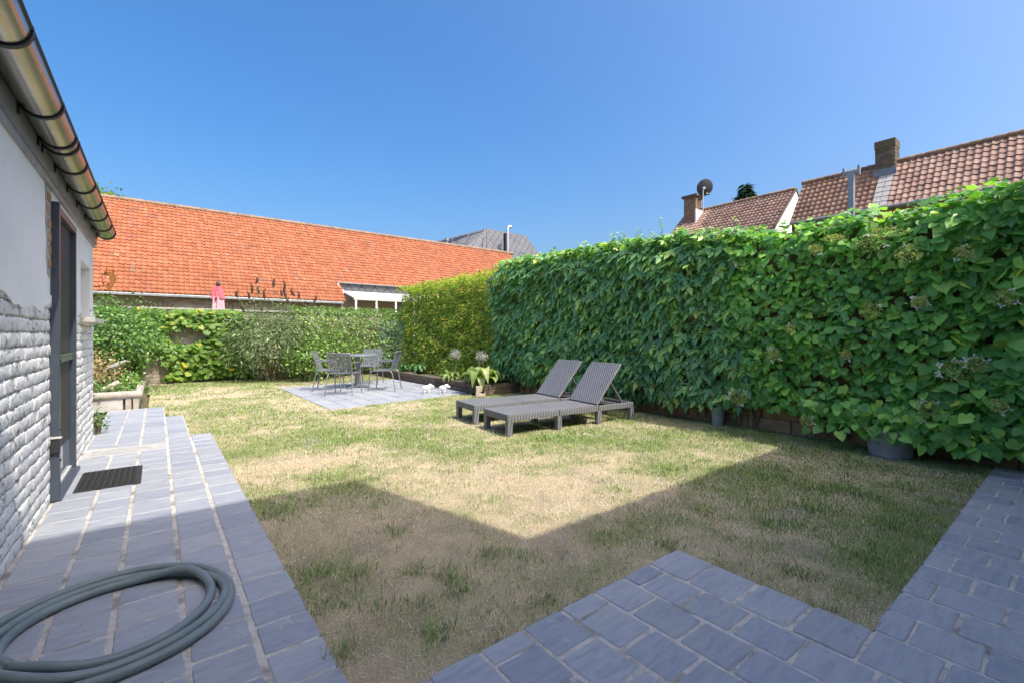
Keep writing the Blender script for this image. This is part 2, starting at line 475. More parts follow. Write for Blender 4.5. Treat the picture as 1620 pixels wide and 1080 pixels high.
M['budd'] = m_leaf('buddleia_leaf', [(0, (0.105, 0.158, 0.075)), (.5, (0.18, 0.255, 0.112)), (.85, (0.27, 0.352, 0.165)), (1, (0.45, 0.525, 0.3))], .28, .6, 0, .25)
M['grape'] = m_leaf('grape_leaf', [(0, (0.081, 0.176, 0.027)), (.45, (0.149, 0.284, 0.047)), (.8, (0.243, 0.392, 0.068)), (.94, (0.378, 0.486, 0.095)), (1, (0.675, 0.567, 0.081))], .42, .45, .25, .35)
M['hosta'] = m_leaf('hosta_leaf', [(0, (0.15, 0.25, 0.062)), (.5, (0.275, 0.388, 0.112)), (1, (0.562, 0.6, 0.275))], .32, .4, .3, .45)
M['hosta_dark'] = m_leaf('dark_broad_leaf', [(0, (0.054, 0.153, 0.054)), (1, (0.108, 0.252, 0.09))], .3, .4, .3, .45)
M['dryleaf'] = m_leaf('dry_flowerhead', [(0, (.32, .22, .11)), (.5, (.45, .33, .18)), (1, (.52, .42, .26))], .25, .8, 0, .2)
M['seed'] = simple('spent_flower_spike', (.075, .042, .028), .95, 0, .4, 60, .8, 90)
M['lilac'] = m_leaf('pale_lilac_petal', [(0, (.52, .47, .58)), (1, (.72, .69, .76))], .35, .6, 0, .2)
M['bract'] = m_leaf('white_bract', [(0, (.74, .75, .66)), (1, (.82, .82, .76))], .3, .6, 0, .2)
M['corymb'] = m_leaf('yellow_green_florets', [(0, (.36, .39, .11)), (.6, (.52, .53, .18)), (1, (.64, .62, .28))], .25, .8, 0, .2)
M['tree'] = m_leaf('tree_leaf', [(0, (.10, .18, .02)), (1, (.22, .34, .05))], .4, .5, 0, .3)
M['conifer'] = m_leaf('dark_needle', [(0, (.012, .04, .022)), (1, (.03, .075, .035))], .15, .6, 0, .3)

# ------------------------------------------------------------------ ground and lawn
tg = NT('far_ground'); pp = tg.pos()
M['ground'] = tg.set(tg.ramp(tg.noise(pp, .25, 6), [(.3, (.10, .10, .05)), (.7, (.17, .15, .08))]), .95, None, 0, .2)
b = MB(); b.add([(-600, -600, -.06), (600, -600, -.06), (600, 600, -.06), (-600, 600, -.06)], [(0, 1, 2, 3)])
tag(b.build('ground', M['ground']), kind='structure')

PX0, PX1 = -0.59, 0.52          # garden path
TY, TX, TY2 = 1.435, 2.29, 0.555  # L shaped terrace edge
PAT = dict(x0=2.2, x1=5.12, y0=7.60, y1=11.45, sh=.125)   # sheared far patio
def pat_y(x, v): return v + PAT['sh'] * (x - PAT['x0'])
HEDGE_X = 6.12
BACK_Y = 14.4

def lawn_mask(x, y, pad=0.0):
    m = (y < BACK_Y - .05) & (x < 6.115) & (x > -.15)
    path = (x < PX1 + pad) & (((y < 6.68) | ((y < 8.42) & (x < .305 + pad))) | ((y < 9.6) & (x < .09 + pad)))
    m &= ~path
    m &= ~((x < TX + pad) & (y < TY + pad)) & ~((y < TY2 + pad))
    yl = y - PAT['sh'] * (x - PAT['x0'])
    m &= ~((x > PAT['x0'] - pad) & (x < PAT['x1'] + pad) & (yl > PAT['y0'] - pad) & (yl < PAT['y1'] + pad))
    m &= ~((x > 5.1) & (y > 7.5))
    m &= ~((x < -.1) & (y < 11.9))
    return m

def blob(lst, x, y):
    s = np.zeros_like(x)
    for (px, py, r, v) in lst:
        g = ground(px, py)
        s += v * np.exp(-(((x - g.x) ** 2 + (y - g.y) ** 2) / (r * r)))
    return s
GREEN = [(1350, 790, .9, .27), (1480, 840, .6, .22), (1250, 740, .6, .2), (1200, 760, .6, .16), (880, 695, .9, .35), (1000, 690, .8, .35), (1150, 680, .7, .30),
         (480, 690, .7, .34), (560, 690, .6, .16), (700, 720, .6, .12), (420, 640, .6, .2), (820, 720, .5, .2), (640, 660, .8, .14), (330, 650, .35, .25), (420, 612, .8, .12), (300, 604, .6, .22), (400, 603, .6, .22),
         (1300, 840, .6, .22), (1450, 900, .35, .15),
         (330, 625, .9, -.4), (470, 740, .6, -.3), (950, 745, .8, -.22), (800, 830, .6, -.25), (600, 850, .8, -.12), (700, 940, .8, -.12), (760, 770, .5, -.12), (660, 735, .4, -.16), (500, 640, .5, -.18), (260, 635, .4, -.3), (620, 1010, .4, -.1), (950, 880, .5, -.12)]
def greenness(x, y):
    n = fbm(x * 1.7 + 3, y * 1.7, 11, 4) * .9 + fbm(x * 7, y * 7, 31, 3) * .5
    g = (n - .70) * 1.5 + .36 + blob(GREEN, x, y)
    return np.clip(g, 0, 1)
DRY = np.array([[.70, .60, .39], [.80, .71, .50], [.62, .51, .32], [.74, .67, .53]])
GRN = np.array([[.25, .36, .095], [.33, .44, .12], [.40, .48, .15], [.21, .33, .12]])

# lawn sheet: thatch under the blades
gx, gy = np.meshgrid(np.arange(-.2, 6.17, .04), np.arange(.5, 14.42, .04), indexing='ij')
nx, ny = gx.shape
fx, fy = gx.ravel(), gy.ravel()
gz = -.012 + .012 * (fbm(fx * 1.3, fy * 1.3, 5, 3) - .5) + .008 * (fbm(fx * 9, fy * 9, 6, 2) - .5)
V = np.stack([fx, fy, gz], 1)
idx = np.arange(nx * ny).reshape(nx, ny)
q = np.stack([idx[:-1, :-1], idx[1:, :-1], idx[1:, 1:], idx[:-1, 1:]], -1).reshape(-1, 4)
cx, cy_ = fx[q].mean(1), fy[q].mean(1)
keep = lawn_mask(cx, cy_, -.03)
q = q[keep]
T = np.concatenate([q[:, [0, 1, 2]], q[:, [0, 2, 3]]])
G = greenness(fx, fy)[:, None]
bare = np.clip((fbm(fx * 3.1, fy * 3.1, 77, 4) - .62) * 6, 0, 1)[:, None]
cb = (np.array([[.60, .49, .31]]) * (1 - G) + np.array([[.23, .27, .11]]) * G) * (.75 + .5 * fbm(fx * 14, fy * 14, 9, 3))[:, None]
cb = cb * (1 - .5 * bare) + np.array([[.30, .26, .21]]) * .5 * bare
tl = NT('lawn_thatch'); nb = tl.noise(tl.pos(), 130, 4, .7)
tl.set(tl.mix(.7, tl.attr('colr', 'Color'), tl.ramp(nb, [(.3, (.45, .45, .45)), (.65, (1.15, 1.15, 1.15))]), 'MULTIPLY'), .95, tl.bump(nb, 1, .012), 0, .15)
M['lawn'] = tl.m
lawn = bpy.data.objects.new('lawn', np_mesh('lawn', V, T, colors=np.concatenate([cb, np.ones((len(cb), 1))], 1), mat=M['lawn'], smooth=True))
link(lawn); tag(lawn, kind='structure')

def in_frame(x, y, z=0, m=60):
    d = SY * x + CY * y; l = CY * x - SY * y
    d = np.maximum(d, .05)
    u = 810 + FPX * l / d; v = HOR - FPX * (z - CAM_H) / d
    return (d > .3) & (u > -m) & (u < 1620 + m) & (v < 1080 + m)

def make_grass():
    P = []
    for (n, dmax, dmin) in ((260000, 4.2, 0), (150000, 7.5, 4.2), (90000, 17, 7.5)):
        x = rng.uniform(-.2, 6.11, n * 3); y = rng.uniform(.5, 14.4, n * 3)
        d = SY * x + CY * y
        k = (d < dmax) & (d >= dmin) & lawn_mask(x, y, .008) & in_frame(x, y)
        # thin where bare soil shows
        k &= rng.random(len(x)) > .55 * np.clip((fbm(x * 3.1, y * 3.1, 77, 4) - .60) * 6, 0, 1)
        P.append(np.stack([x[k], y[k]], 1)[:n])
    nb_ = sum(len(p_) for p_ in P)
    for (px, py, r_, c_) in ((713, 910, .05, 150), (735, 933, .04, 90), (655, 902, .05, 110), (570, 905, .05, 120), (545, 1030, .035, 80), (448, 815, .07, 120), (770, 872, .06, 120), (830, 880, .05, 80), (1290, 800, .09, 200), (1330, 770, .08, 160), (1225, 830, .07, 150),
                             (1370, 880, .06, 140), (1180, 790, .06, 120), (620, 840, .05, 90), (500, 905, .05, 90), (870, 950, .035, 60), (1060, 860, .04, 80), (1265, 905, .05, 120), (1420, 830, .07, 160), (690, 1000, .04, 80), (960, 850, .06, 110), (520, 960, .05, 80), (600, 960, .04, 60)):
        g_ = ground(px, py); P.append(np.stack([rng.normal(g_.x, r_, c_), rng.normal(g_.y, r_, c_)], 1))
    P = np.concatenate(P); n = len(P)
    extra = np.arange(n) >= nb_
    x, y = P[:, 0], P[:, 1]
    d = SY * x + CY * y
    g = greenness(x, y)
    isg = rng.random(n) < g
    tuft = np.clip((fbm(x * 4.3, y * 4.3, 51, 3) - .60) * 7, 0, 1) * (.35 + .65 * g)   # longer green tufts
    isg |= rng.random(n) < tuft * .75
    isg |= extra & (rng.random(n) < .85)
    L = np.where(isg, rng.uniform(.018, .040, n), rng.uniform(.014, .034, n)) * (1 + tuft * .9)
    L = np.where(extra, rng.uniform(.035, .075, n), L)
    tall = rng.random(n) < .004
    L = np.where(tall, rng.uniform(.06, .11, n), L)
    W = rng.uniform(.0009, .0019, n) * np.clip(d / 3.0, .85, 3.2)
    W = np.where(isg, W * 1.25, W)
    az = rng.uniform(0, 2 * np.pi, n)
    lean = np.where(isg, rng.uniform(.25, 1.05, n), rng.uniform(.6, 1.45, n))
    lean = np.where(tall, rng.uniform(.05, .5, n), lean)
    dx, dy = np.cos(az), np.sin(az)
    hx, hy = -dy, dx
    tw = rng.uniform(-.6, .6, n); c_, s_ = np.cos(tw), np.sin(tw)
    hx, hy = hx * c_ - hy * s_, hx * s_ + hy * c_
    base = np.stack([x, y, np.full(n, -.014)], 1)
    side = np.stack([hx, hy, np.zeros(n)], 1) * W[:, None]
    def at(f, k):
        r = np.sin(lean * k) * L * f; h = np.cos(lean * k) * L * f
        return base + np.stack([dx * r, dy * r, h], 1)
    m1 = at(.5, .75); tip = at(1.0, 1.1)
    tip[:, 2] = np.maximum(tip[:, 2], -.006)
    V = np.stack([base - side, base + side, m1 + side * .8, m1 - side * .8, tip], 1).reshape(-1, 3)
    o = (np.arange(n) * 5)[:, None]
    T = np.concatenate([o + np.array([[0, 1, 2]]), o + np.array([[0, 2, 3]]), o + np.array([[3, 2, 4]])])
    cd = DRY[rng.integers(0, 4, n)]; cg = GRN[rng.integers(0, 4, n)]
    cc = np.where(isg[:, None], cg, cd) * rng.uniform(.72, 1.2, n)[:, None]
    cc = np.where((extra & isg)[:, None], cc * np.array([[.62, .78, .6]]), cc)
    cc = np.where(tall[:, None], np.array([[.55, .48, .33]]), cc)
    C = np.repeat(np.concatenate([cc, np.ones((n, 1))], 1), 5, 0)
    tm = NT('grass_blade'); ca = tm.attr('colr', 'Color'); tm.set(ca, .7, None, 0, .15)
    vm = tm.n('ShaderNodeVectorMath', operation='MULTIPLY_ADD'); tm.l(tm.n('ShaderNodeNewGeometry').outputs['Normal'], vm.inputs[0]); vm.inputs[1].default_value = (.35, .35, .35); vm.inputs[2].default_value = (0, 0, .8)
    vn_ = tm.n('ShaderNodeVectorMath', operation='NORMALIZE'); tm.l(vm.outputs[0], vn_.inputs[0]); tm.l(vn_.outputs[0], tm.b.inputs['Normal'])
    tr = tm.n('ShaderNodeBsdfTranslucent'); tm.l(ca, tr.inputs[0])
    mx = tm.n('ShaderNodeMixShader'); mx.inputs[0].default_value = .25
    tm.l(tm.b.outputs[0], mx.inputs[1]); tm.l(tr.outputs[0], mx.inputs[2]); tm.l(mx.outputs[0], tm.out.inputs[0])
    o = bpy.data.objects.new('grass', np_mesh('grass', V, T, colors=C, mat=tm.m))
    link(o); tag(o, 'short sun scorched lawn grass, straw coloured with green patches', 'grass', kind='stuff')
make_grass()

# ------------------------------------------------------------------ paving
def slab_mesh(w, l, h, seed):
    """a tumbled slab: chamfered, slightly irregular outline, origin at the top centre"""
    r = random.Random(seed)
    pts = []
    for (sx, sy) in ((-1, -1), (1, -1), (1, 1), (-1, 1)):
        pts.append((sx * (w / 2 - r.uniform(0, .004)), sy * (l / 2 - r.uniform(0, .004))))
    out = []
    for i in range(4):
        p, q_ = pts[i], pts[(i + 1) % 4]
        for k in range(4):
            f = k / 4 + (.04 if k == 0 else 0)
            j = r.uniform(-.0022, .0022)
            nx_, ny_ = -(q_[1] - p[1]), q_[0] - p[0]
            ln = math.hypot(nx_, ny_)
            out.append((p[0] + (q_[0] - p[0]) * f + nx_ / ln * j, p[1] + (q_[1] - p[1]) * f + ny_ / ln * j))
        f = .96
        out.append((p[0] + (q_[0] - p[0]) * f, p[1] + (q_[1] - p[1]) * f))
    n = len(out)
    b = MB()
    def ring(s, z): return [(x * s - 0, y * s, z) for x, y in out]
    def inset(d, z): return [(x - math.copysign(min(d, abs(x)), x) * (abs(x) > w * .45), y - math.copysign(min(d, abs(y)), y) * (abs(y) > l * .45), z) for x, y in out]
    v = ring(1, -h) + ring(1, -.0045) + inset(.0035, -.0012) + inset(.0075, 0)
    f = []
    for k in range(3):
        for i in range(n):
            j = (i + 1) % n
            f.append((k * n + i, k * n + j, (k + 1) * n + j, (k + 1) * n + i))
    f.append(tuple(3 * n + i for i in range(n)))
    b.add(v, f, 0.0)
    return b.mesh('paving_slab', M['slab'], False)
TOP = .004
def lay(parent, rects, shear=None, jit=.0035):
    """rects: (x0,x1,y0,y1); the 300 largest in view singly, others joined"""
    cache = {}
    rects = sorted(rects, key=lambda r: project((r[0] + r[1]) / 2, max((r[2] + r[3]) / 2, -5), 0)[2] if in_frame(np.array((r[0] + r[1]) / 2), np.array((r[2] + r[3]) / 2), 0, 150) else 99)
    rest = MB()
    for k, (x0, x1, y0, y1) in enumerate(rects):
        w, l = x1 - x0, y1 - y0
        cx, cy = (x0 + x1) / 2, (y0 + y1) / 2
        yy = cy + (shear * (cx - x0 * 0 - PAT['x0']) if shear else 0)
        z = TOP + .001 + random.uniform(-jit, jit) * .5
        vis = bool(in_frame(np.array(cx), np.array(yy), 0, 150))
        if k < 300 and vis:
            key = (round(w, 3), round(l, 3), random.randrange(5))
            if key not in cache: cache[key] = slab_mesh(w, l, .03, hash(key) & 0xffff)
            o = bpy.data.objects.new('paving_slab', cache[key])
            o.location = (cx, yy, z)
            o.rotation_euler = (random.uniform(-.006, .006), random.uniform(-.006, .006), (math.atan(shear) * .35 if shear else 0) + random.uniform(-.006, .006))
            link(o, parent)
        else:
            rest.box((cx, yy, z - .015), (w, l, .03))
    if rest.v:
        o = rest.build('outer_slabs', M['slab'], parent); o['kind'] = 'stuff'

# garden path beside the white house
b = MB()
def sheet(bm, x0, x1, y0, y1, z): bm.bx(x0, x1, y0, y1, z - .04, z)
sheet(b, PX0 - .02, .09, -1.5, 9.62, .0005); sheet(b, .09, .305, -1.5, 8.44, .0005); sheet(b, .305, PX1 - .012, -1.5, 6.67, .0005); 
path = tag(b.build('path', M['joint']), kind='structure')
cols = [(-.587, -.363, 9.6), (-.350, -.156, 9.6), (-.138, .078, 9.6), (.096, .298, 8.42), (.316, PX1, 6.68)]
rects = []
for ci, (x0, x1, ye) in enumerate(cols):
    y = 1.15 + random.uniform(0, .2)
    rows = []
    while y < ye - .08:
        l = random.choice((.205, .205, .212, .198, .26))
        y2 = min(y + l, ye)
        if ye - y2 < .09: y2 = ye
        rows.append((y, y2)); y = y2 + random.uniform(.006, .010)
    for (a, c) in rows:
        if ci < 3 and c > 6.06 and a < 6.40: 
            if a < 6.0 and 6.05 - a > .08: rects.append((x0, x1, a, 6.05))
            if c > 6.46: rects.append((x0, x1, 6.41, c))
            continue
        rects.append((x0, x1, a, c))
lay(path, rects)
# concrete channel drain let into the path
dr = empty('channel_drain', (-.26, 6.23, 0))
bb = MB(); bb.bx(-.325, .335, -.17, .17, -.03, .002); bb.build('tray', M['drain'], dr, bevel=.004)
bb = MB(); bb.bx(-.27, .22, .055, .075, .002, .009); bb.bx(-.27, .22, -.105, -.085, .002, .009); bb.build('rim', M['drain'], dr, bevel=.003)
bb = MB()
for k in range(34): bb.bx(-.262 + k * .0142, -.255 + k * .0142, -.083, .053, .002, .0075)
bb.build('ribs', M['drain'], dr)
tag(dr, 'pale concrete drain channel with fine ribs set across the path', 'drain')

# terrace in the foreground
b = MB(); sheet(b, PX1 + .004, TX - .01, -1.5, TY - .01, .0005); sheet(b, TX - .01, 6.1, -1.5, TY2 - .01, .0005)
terrace = tag(b.build('terrace', M['joint']), kind='structure')
rects = []
x = PX1 + .006; ri = 0
while x < 6.05:
    w = random.choice((.205, .2, .215, .21))
    if x < TX < x + w + .1: w = TX - x
    w = min(w, 6.09 - x)
    ye = TY if x + w <= TX + .001 else TY2
    y = ye - (0 if ri % 2 else .108)
    if ri % 2 == 0: rects.append((x, x + w, y + .006, ye))
    while y > -1.4:
        l = random.choice((.21, .205, .215, .2))
        rects.append((x, x + w, y - l, y - .0)); y -= l + random.uniform(.007, .013)
    x += w + random.uniform(.007, .012); ri += 1
lay(terrace, rects)

# far patio under the dining set
b = MB()
x0, x1, y0, y1, sh = PAT['x0'], PAT['x1'], PAT['y0'], PAT['y1'], PAT['sh']
b.add([(x0, y0, -.004), (x1, pat_y(x1, y0), -.004), (x1, pat_y(x1, y1), -.004), (x0, y1, -.004), (x0, y0, -.05), (x1, pat_y(x1, y0), -.05), (x1, pat_y(x1, y1), -.05), (x0, y1, -.05)],
      [(0, 1, 2, 3), (0, 4, 5, 1), (1, 5, 6, 2), (2, 6, 7, 3), (3, 7, 4, 0)])
patio = tag(b.build('patio', M['joint']), kind='structure')
rects = []
nxs, nys = 10, 13
pw, pl = (x1 - x0) / nxs, (y1 - y0) / nys
for i in range(nxs):
    off = (i % 2) * pl * .5
    for j in range(nys + 1):
        a = max(y0, y0 + j * pl - off); c = min(y1, y0 + (j + 1) * pl - off)
        if c - a > .05: rects.append((x0 + i * pw, x0 + (i + 1) * pw - .016, a, c - .014))
lay(patio, rects, shear=sh)

# dry soil strip between lawn and back wall planting
b = MB(); b.bx(2.3, 6.9, 11.9, BACK_Y, -.05, -.008); 
tag(b.build('soil_bed', M['soil']), kind='structure')

# ------------------------------------------------------------------ white brick annex on the left
WX = -0.6
house = empty('white_brick_annex', (WX, 3.0, 0))
tag(house, 'low white painted brick annex with zinc gutter along the left edge', 'house')
house.location = (0, 0, 0)
WT = .28
D0, D1 = 4.58, 5.60; DZ = 2.15      # door
W0, W1, WZ0, WZ1 = 6.2, 7.04, 1.37, 1.95
YC = 7.3
PL = 1.46                            # brick below, smooth plaster above
core = MB()
xo, xi = WX - .008, WX - WT
core.bx(xi, xo, -1.5, D0, 0, PL); core.bx(xi, xo, D1, YC - .01, 0, WZ0)
core.bx(xi, xo, D1, W0, WZ0, PL); core.bx(xi, xo, W1, YC - .01, WZ0, PL)
wall = core.build('wall', M['wmortar'], house)
up = MB()
up.bx(xi, WX - .002, -1.5, D0, PL, 2.26); up.bx(xi, WX - .002, D0, D1, DZ, 2.26); up.bx(xi, WX - .002, D1, W0, PL, 2.26)
up.bx(xi, WX - .002, W1, YC, PL, 2.26); up.bx(xi, WX - .002, W0, W1, WZ1, 2.26)
up.build('plaster', M['plaster'], house)
back = MB(); back.bx(-4.6, xi, YC - .3, YC - .002, 0, 2.26); back.bx(-4.6, -4.3, -1.5, YC - .3, 0, 3.2)
back.build('gable_wall', M['plaster'], house)

def brick_mesh(L, H, seed):
    """front face of a lumpy painted brick, facing +x, origin at the centre of the back"""
    r = np.random.default_rng(seed); ny, nz = 9, 5
    b = MB(); vs, fs = [], []
    y = np.concatenate([[-L / 2], np.linspace(-L / 2 + .007, L / 2 - .007, ny - 2), [L / 2]]); z = np.concatenate([[-H / 2], np.linspace(-H / 2 + .008, H / 2 - .008, nz - 2), [H / 2]])
    bumps = fbm(np.repeat(np.arange(ny), nz) * .45 + seed, np.tile(np.arange(nz), ny) * .6, seed, 3).reshape(ny, nz)
    ey = r.uniform(-.004, .004, nz); ez = r.uniform(-.006, .006, ny)
    for i in range(ny):
        for j in range(nz):
            e = 0
            if i in (0, ny - 1): e += .004
            if j in (0, nz - 1): e += .007 * r.uniform(.0, 1.6)
            x = .0085 + (bumps[i, j] - .5) * .012 - e * .75
            vs.append((x, y[i] + (ey[j] if i in (0, ny - 1) else 0), z[j] + (ez[i] if j in (0, nz - 1) else 0)))
    for i in range(ny - 1):
        for j in range(nz - 1):
            fs.append((i * nz + j, (i + 1) * nz + j, (i + 1) * nz + j + 1, i * nz + j + 1))
    n = len(vs); ringi = [i * nz for i in range(ny)] + [(ny - 1) * nz + j for j in range(1, nz)] + [i * nz + nz - 1 for i in range(ny - 2, -1, -1)] + [j for j in range(nz - 2, 0, -1)]
    for k in ringi: vs.append((-.02, vs[k][1], vs[k][2]))
    m = len(ringi)
    for k in range(m): fs.append((ringi[(k + 1) % m], ringi[k], n + k, n + (k + 1) % m))
    b.add(vs, fs, 0.0)
    return b.mesh('brick', M['wbrick'], True)
CH, BL = .0812, .222
bvar = [brick_mesh(BL - .005, CH - .011, s) for s in range(9)]
hvar = [brick_mesh(BL / 2 - .005, CH - .011, s + 40) for s in range(4)]
def brick_row(y0, y1, zc, off):
    y = y0
    first = True
    while y < y1 - .03:
        l = BL / 2 if (first and off) else BL
        first = False
        if y + l > y1: l = y1 - y
        if l > BL * .75: me, sc = random.choice(bvar), (l - .005) / (BL - .005)
        else: me, sc = random.choice(hvar), (l - .005) / (BL / 2 - .005)
        o = bpy.data.objects.new('brick', me)
        o.location = (WX - .010 + random.uniform(-.0035, .0035), y + l / 2, zc + random.uniform(-.003, .003))
        o.scale = (1, sc, 1); o.rotation_euler = (random.uniform(-.02, .02), random.uniform(-.03, .03), random.uniform(-.015, .015))
        link(o, house); y += l
nrow = 18
for k in range(nrow):
    zc = (k + .5) * CH
    brick_row(3.02, D0 - .004, zc, k % 2)
    if zc < WZ0 - .03: brick_row(D1 + .004, YC, zc, k % 2)
    else:
        brick_row(D1 + .004, W0, zc, k % 2); brick_row(W1 + .0, YC, zc, 0)
for (ya, yb) in ((3.02, D0 - .006), (D1 + .006, W0 - .01), (W1 + .01, YC - .004)):
    poly = [(yb, PL + .02), (ya, PL + .02)]; yy = ya
    while yy < yb:
        poly.append((yy, PL - .03 - .16 * vnoise(np.array(yy * 3.1), np.array(2.0), 5) ** 1.5 - random.uniform(0, .025))); yy += random.uniform(.025, .06)
    poly.append((yb, PL - .06))
    bb = MB(); bb.prism([(float(a_), float(c_)) for a_, c_ in poly], 0, .009, M=Matrix(((0, 0, 1, WX - .0035), (1, 0, 0, 0), (0, 1, 0, 0), (0, 0, 0, 1))))
    bb.build('plaster_edge', M['plaster'], house)
# exposed old brick beside the top of the door, where the plaster has come off
pt = MB()
outl = [(4.36, 2.262), (4.40, 2.10), (4.38, 1.98), (4.43, 1.86), (4.41, 1.74), (4.46, 1.62), (4.57, 1.60), (4.575, 2.262)]
Mx = Matrix(((0, 0, 1, WX - .003), (1, 0, 0, 0), (0, 1, 0, 0), (0, 0, 0, 1)))
pt.prism(outl, 0, .004, M=Mx)
pt.build('bare_patch', M['mortar'], house, label='bare patch of old mortar and orange brick beside the door')
for (ya, yb, za) in ((4.43, 4.56, 2.16), (4.41, 4.52, 2.07), (4.45, 4.565, 1.98), (4.46, 4.57, 1.89), (4.49, 4.57, 1.80), (4.47, 4.56, 1.70)):
    bb = MB(); bb.bx(WX - .004, WX + .006, ya, yb, za - .03, za + .03); bb.build('brick', M['brick_orange'], house, bevel=.004)

# screen door
door = MB(); door.bx(WX - .16, WX - .12, D0, D1, 0, DZ); door = door.build('door', M['black'], house)
fr = MB()
fr.bx(WX - .12, WX + .045, D0 - .005, D0 + .05, .015, DZ + .005); fr.bx(WX - .12, WX + .03, D1 - .045, D1 + .003, .015, DZ + .005)
fr.bx(WX - .12, WX + .03, D0 + .05, D1 - .045, DZ - .05, DZ + .004)
fr.build('door_frame', M['anthracite'], door, bevel=.003)
bb = MB(); bb.bx(WX - .05, WX + .055, D0, D1, .004, .035); bb.build('threshold', M['anthracite'], door, bevel=.004)
bb = MB(); bb.bx(WX - .012, WX - .006, D0 + .05, D1 - .045, 1.045, DZ - .05); bb.build('upper_screen', M['mesh'], door)
bb = MB(); bb.bx(WX - .012, WX - .006, D0 + .05, D1 - .045, .315, .99); bb.build('lower_screen', M['mesh'], door)
bb = MB(); bb.bx(WX - .02, WX + .012, D0 + .05, D1 - .045, .99, 1.012); bb.bx(WX - .02, WX + .012, D0 + .05, D1 - .045, 1.03, 1.045); bb.build('mid_rail', M['greenwire'], door)
bb = MB(); bb.bx(WX - .014, WX + .008, D0 + .05, D1 - .045, 1.0125, 1.0295); bb.build('rail_insert', M['brick_orange'], door)
bb = MB(); bb.bx(WX - .02, WX - .012, D0 + .05, D1 - .045, .036, .315); bb.build('glass_panel', M['kick'], door)
bb = MB(); bb.bx(WX - .02, WX + .004, D0 + .05, D1 - .045, .036, .055); bb.build('bottom_rail', M['rail'], door)
for z in (1.02, .99, .52, .30):
    bb = MB(); bb.tube([(WX + .045, D0 + .02, z), (WX + .052, D0 + .02, z)], .008, 8); bb.build('rivet', M['black'], door)
bb = MB(); bb.bx(WX + .0, WX + .05, D0 - .028, D0 - .006, .36, .46); bb.build('latch', M['black'], door, bevel=.004)
bb = MB(); bb.bx(WX + .0, WX + .06, D0 - .034, D0 - .0, .462, .474); bb.build('latch_cap', M['rail'], door, bevel=.003)
# window recess
win = MB(); win.bx(WX - .24, WX - .2, W0, W1, WZ0, WZ1); win = win.build('window', M['glass'], house)
bb = MB()
for (a, c, e, f) in ((W0, W0 + .06, WZ0, WZ1), (W1 - .06, W1, WZ0, WZ1), (W0 + .06, W1 - .06, WZ0, WZ0 + .06), (W0 + .06, W1 - .06, WZ1 - .06, WZ1)):
    bb.bx(WX - .2, WX - .16, a, c, e, f)
bb.build('window_frame', M['white'], win, bevel=.004)
bb = MB(); bb.bx(WX - .2, WX + .11, W0 - .05, W1 + .05, WZ0 - .045, WZ0 + .004); bb.build('sill', M['concrete'], win, bevel=.006)
bb = MB(); bb.bx(WX - .16, WX - .004, W1 - .012, W1 + .001, WZ0 + .004, WZ1); bb.bx(WX - .16, WX - .004, W0 - .001, W0 + .012, WZ0 + .004, WZ1)
bb.build('reveal', M['plaster'], win)
# fascia, roof and half round gutter
bb = MB(); bb.bx(WX - .05, WX + .016, -1.5, YC + .05, 2.235, 2.275); bb.build('flashing', M['zinc'], house)
bb = MB(); bb.bx(WX - .03, WX + .028, -1.5, YC + .06, 2.276, 2.47); bb.build('fascia', M['fascia'], house)
bb = MB(); bb.add([(WX + .06, -1.5, 2.475), (WX + .06, YC + .07, 2.475), (-4.7, YC + .07, 3.5), (-4.7, -1.5, 3.5), (WX + .06, -1.5, 2.505), (WX + .06, YC + .07, 2.505), (-4.7, YC + .07, 3.53), (-4.7, -1.5, 3.53)],
                  [(0, 1, 2, 3), (7, 6, 5, 4), (0, 4, 5, 1), (1, 5, 6, 2), (2, 6, 7, 3), (3, 7, 4, 0)])
bb.build('roof', M['zinc'], house)
bb = MB(); bb.add([(WX, YC - .005, 2.26), (-4.6, YC - .005, 2.26), (-4.6, YC - .005, 3.48), (WX, YC - .3, 2.26), (-4.6, YC - .3, 2.26), (-4.6, YC - .3, 3.48)], [(0, 1, 2), (5, 4, 3), (0, 2, 5, 3), (1, 4, 5, 2), (0, 3, 4, 1)])
bb.build('gable_top', M['plaster'], house)
GR, GX, GZ = .085, WX + .112, 2.435
def half_ring(r, n=14, a0=180, a1=360): return [(GX + r * math.cos(R(a0 + (a1 - a0) * k / n)), GZ + r * math.sin(R(a0 + (a1 - a0) * k / n))) for k in range(n + 1)]
ga = half_ring(GR); gi = half_ring(GR - .005)
prof = ga + gi[::-1]
def extr_y(prof, y0, y1):
    n = len(prof); v = [(x, y0, z) for x, z in prof] + [(x, y1, z) for x, z in prof]
    return v, [(i, (i + 1) % n, n + (i + 1) % n, n + i) for i in range(n)] + [tuple(range(n)), tuple(range(2 * n - 1, n - 1, -1))]
bb = MB()
for (a, c) in ((-1.5, 1.0), (1.003, 4.02), (4.023, YC + .09)): bb.add(*extr_y(prof, a, c))
gut = bb.build('gutter', M['gutter'], house, smooth=True)
bb = MB(); bb.tube([(GX + GR, -1.5, GZ + .004), (GX + GR, YC + .09, GZ + .004)], .009, 8); bb.build('bead', M['bracket'], gut, True)
bb = MB(); pc = [(GX, GZ)] + ga; v, f = extr_y(ga, YC + .086, YC + .092); bb.add(v, f); bb.build('end_cap', M['bracket'], gut)
for y in (.9, 1.5, 2.05, 2.66, 3.43, 3.93, 4.06, 4.5, 5.06, 5.62, 6.2, 6.78, YC - .0):
    ra = half_ring(GR + .008, 14, 172, 372) + half_ring(GR + .001, 14, 172, 372)[::-1]
    bb = MB(); bb.add(*extr_y(ra, y - .014, y + .014)); bb.bx(WX + .028, WX + .036, y - .014, y + .014, GZ - .09, GZ + .03)
    bb.build('bracket', M['bracket'], gut, smooth=False)

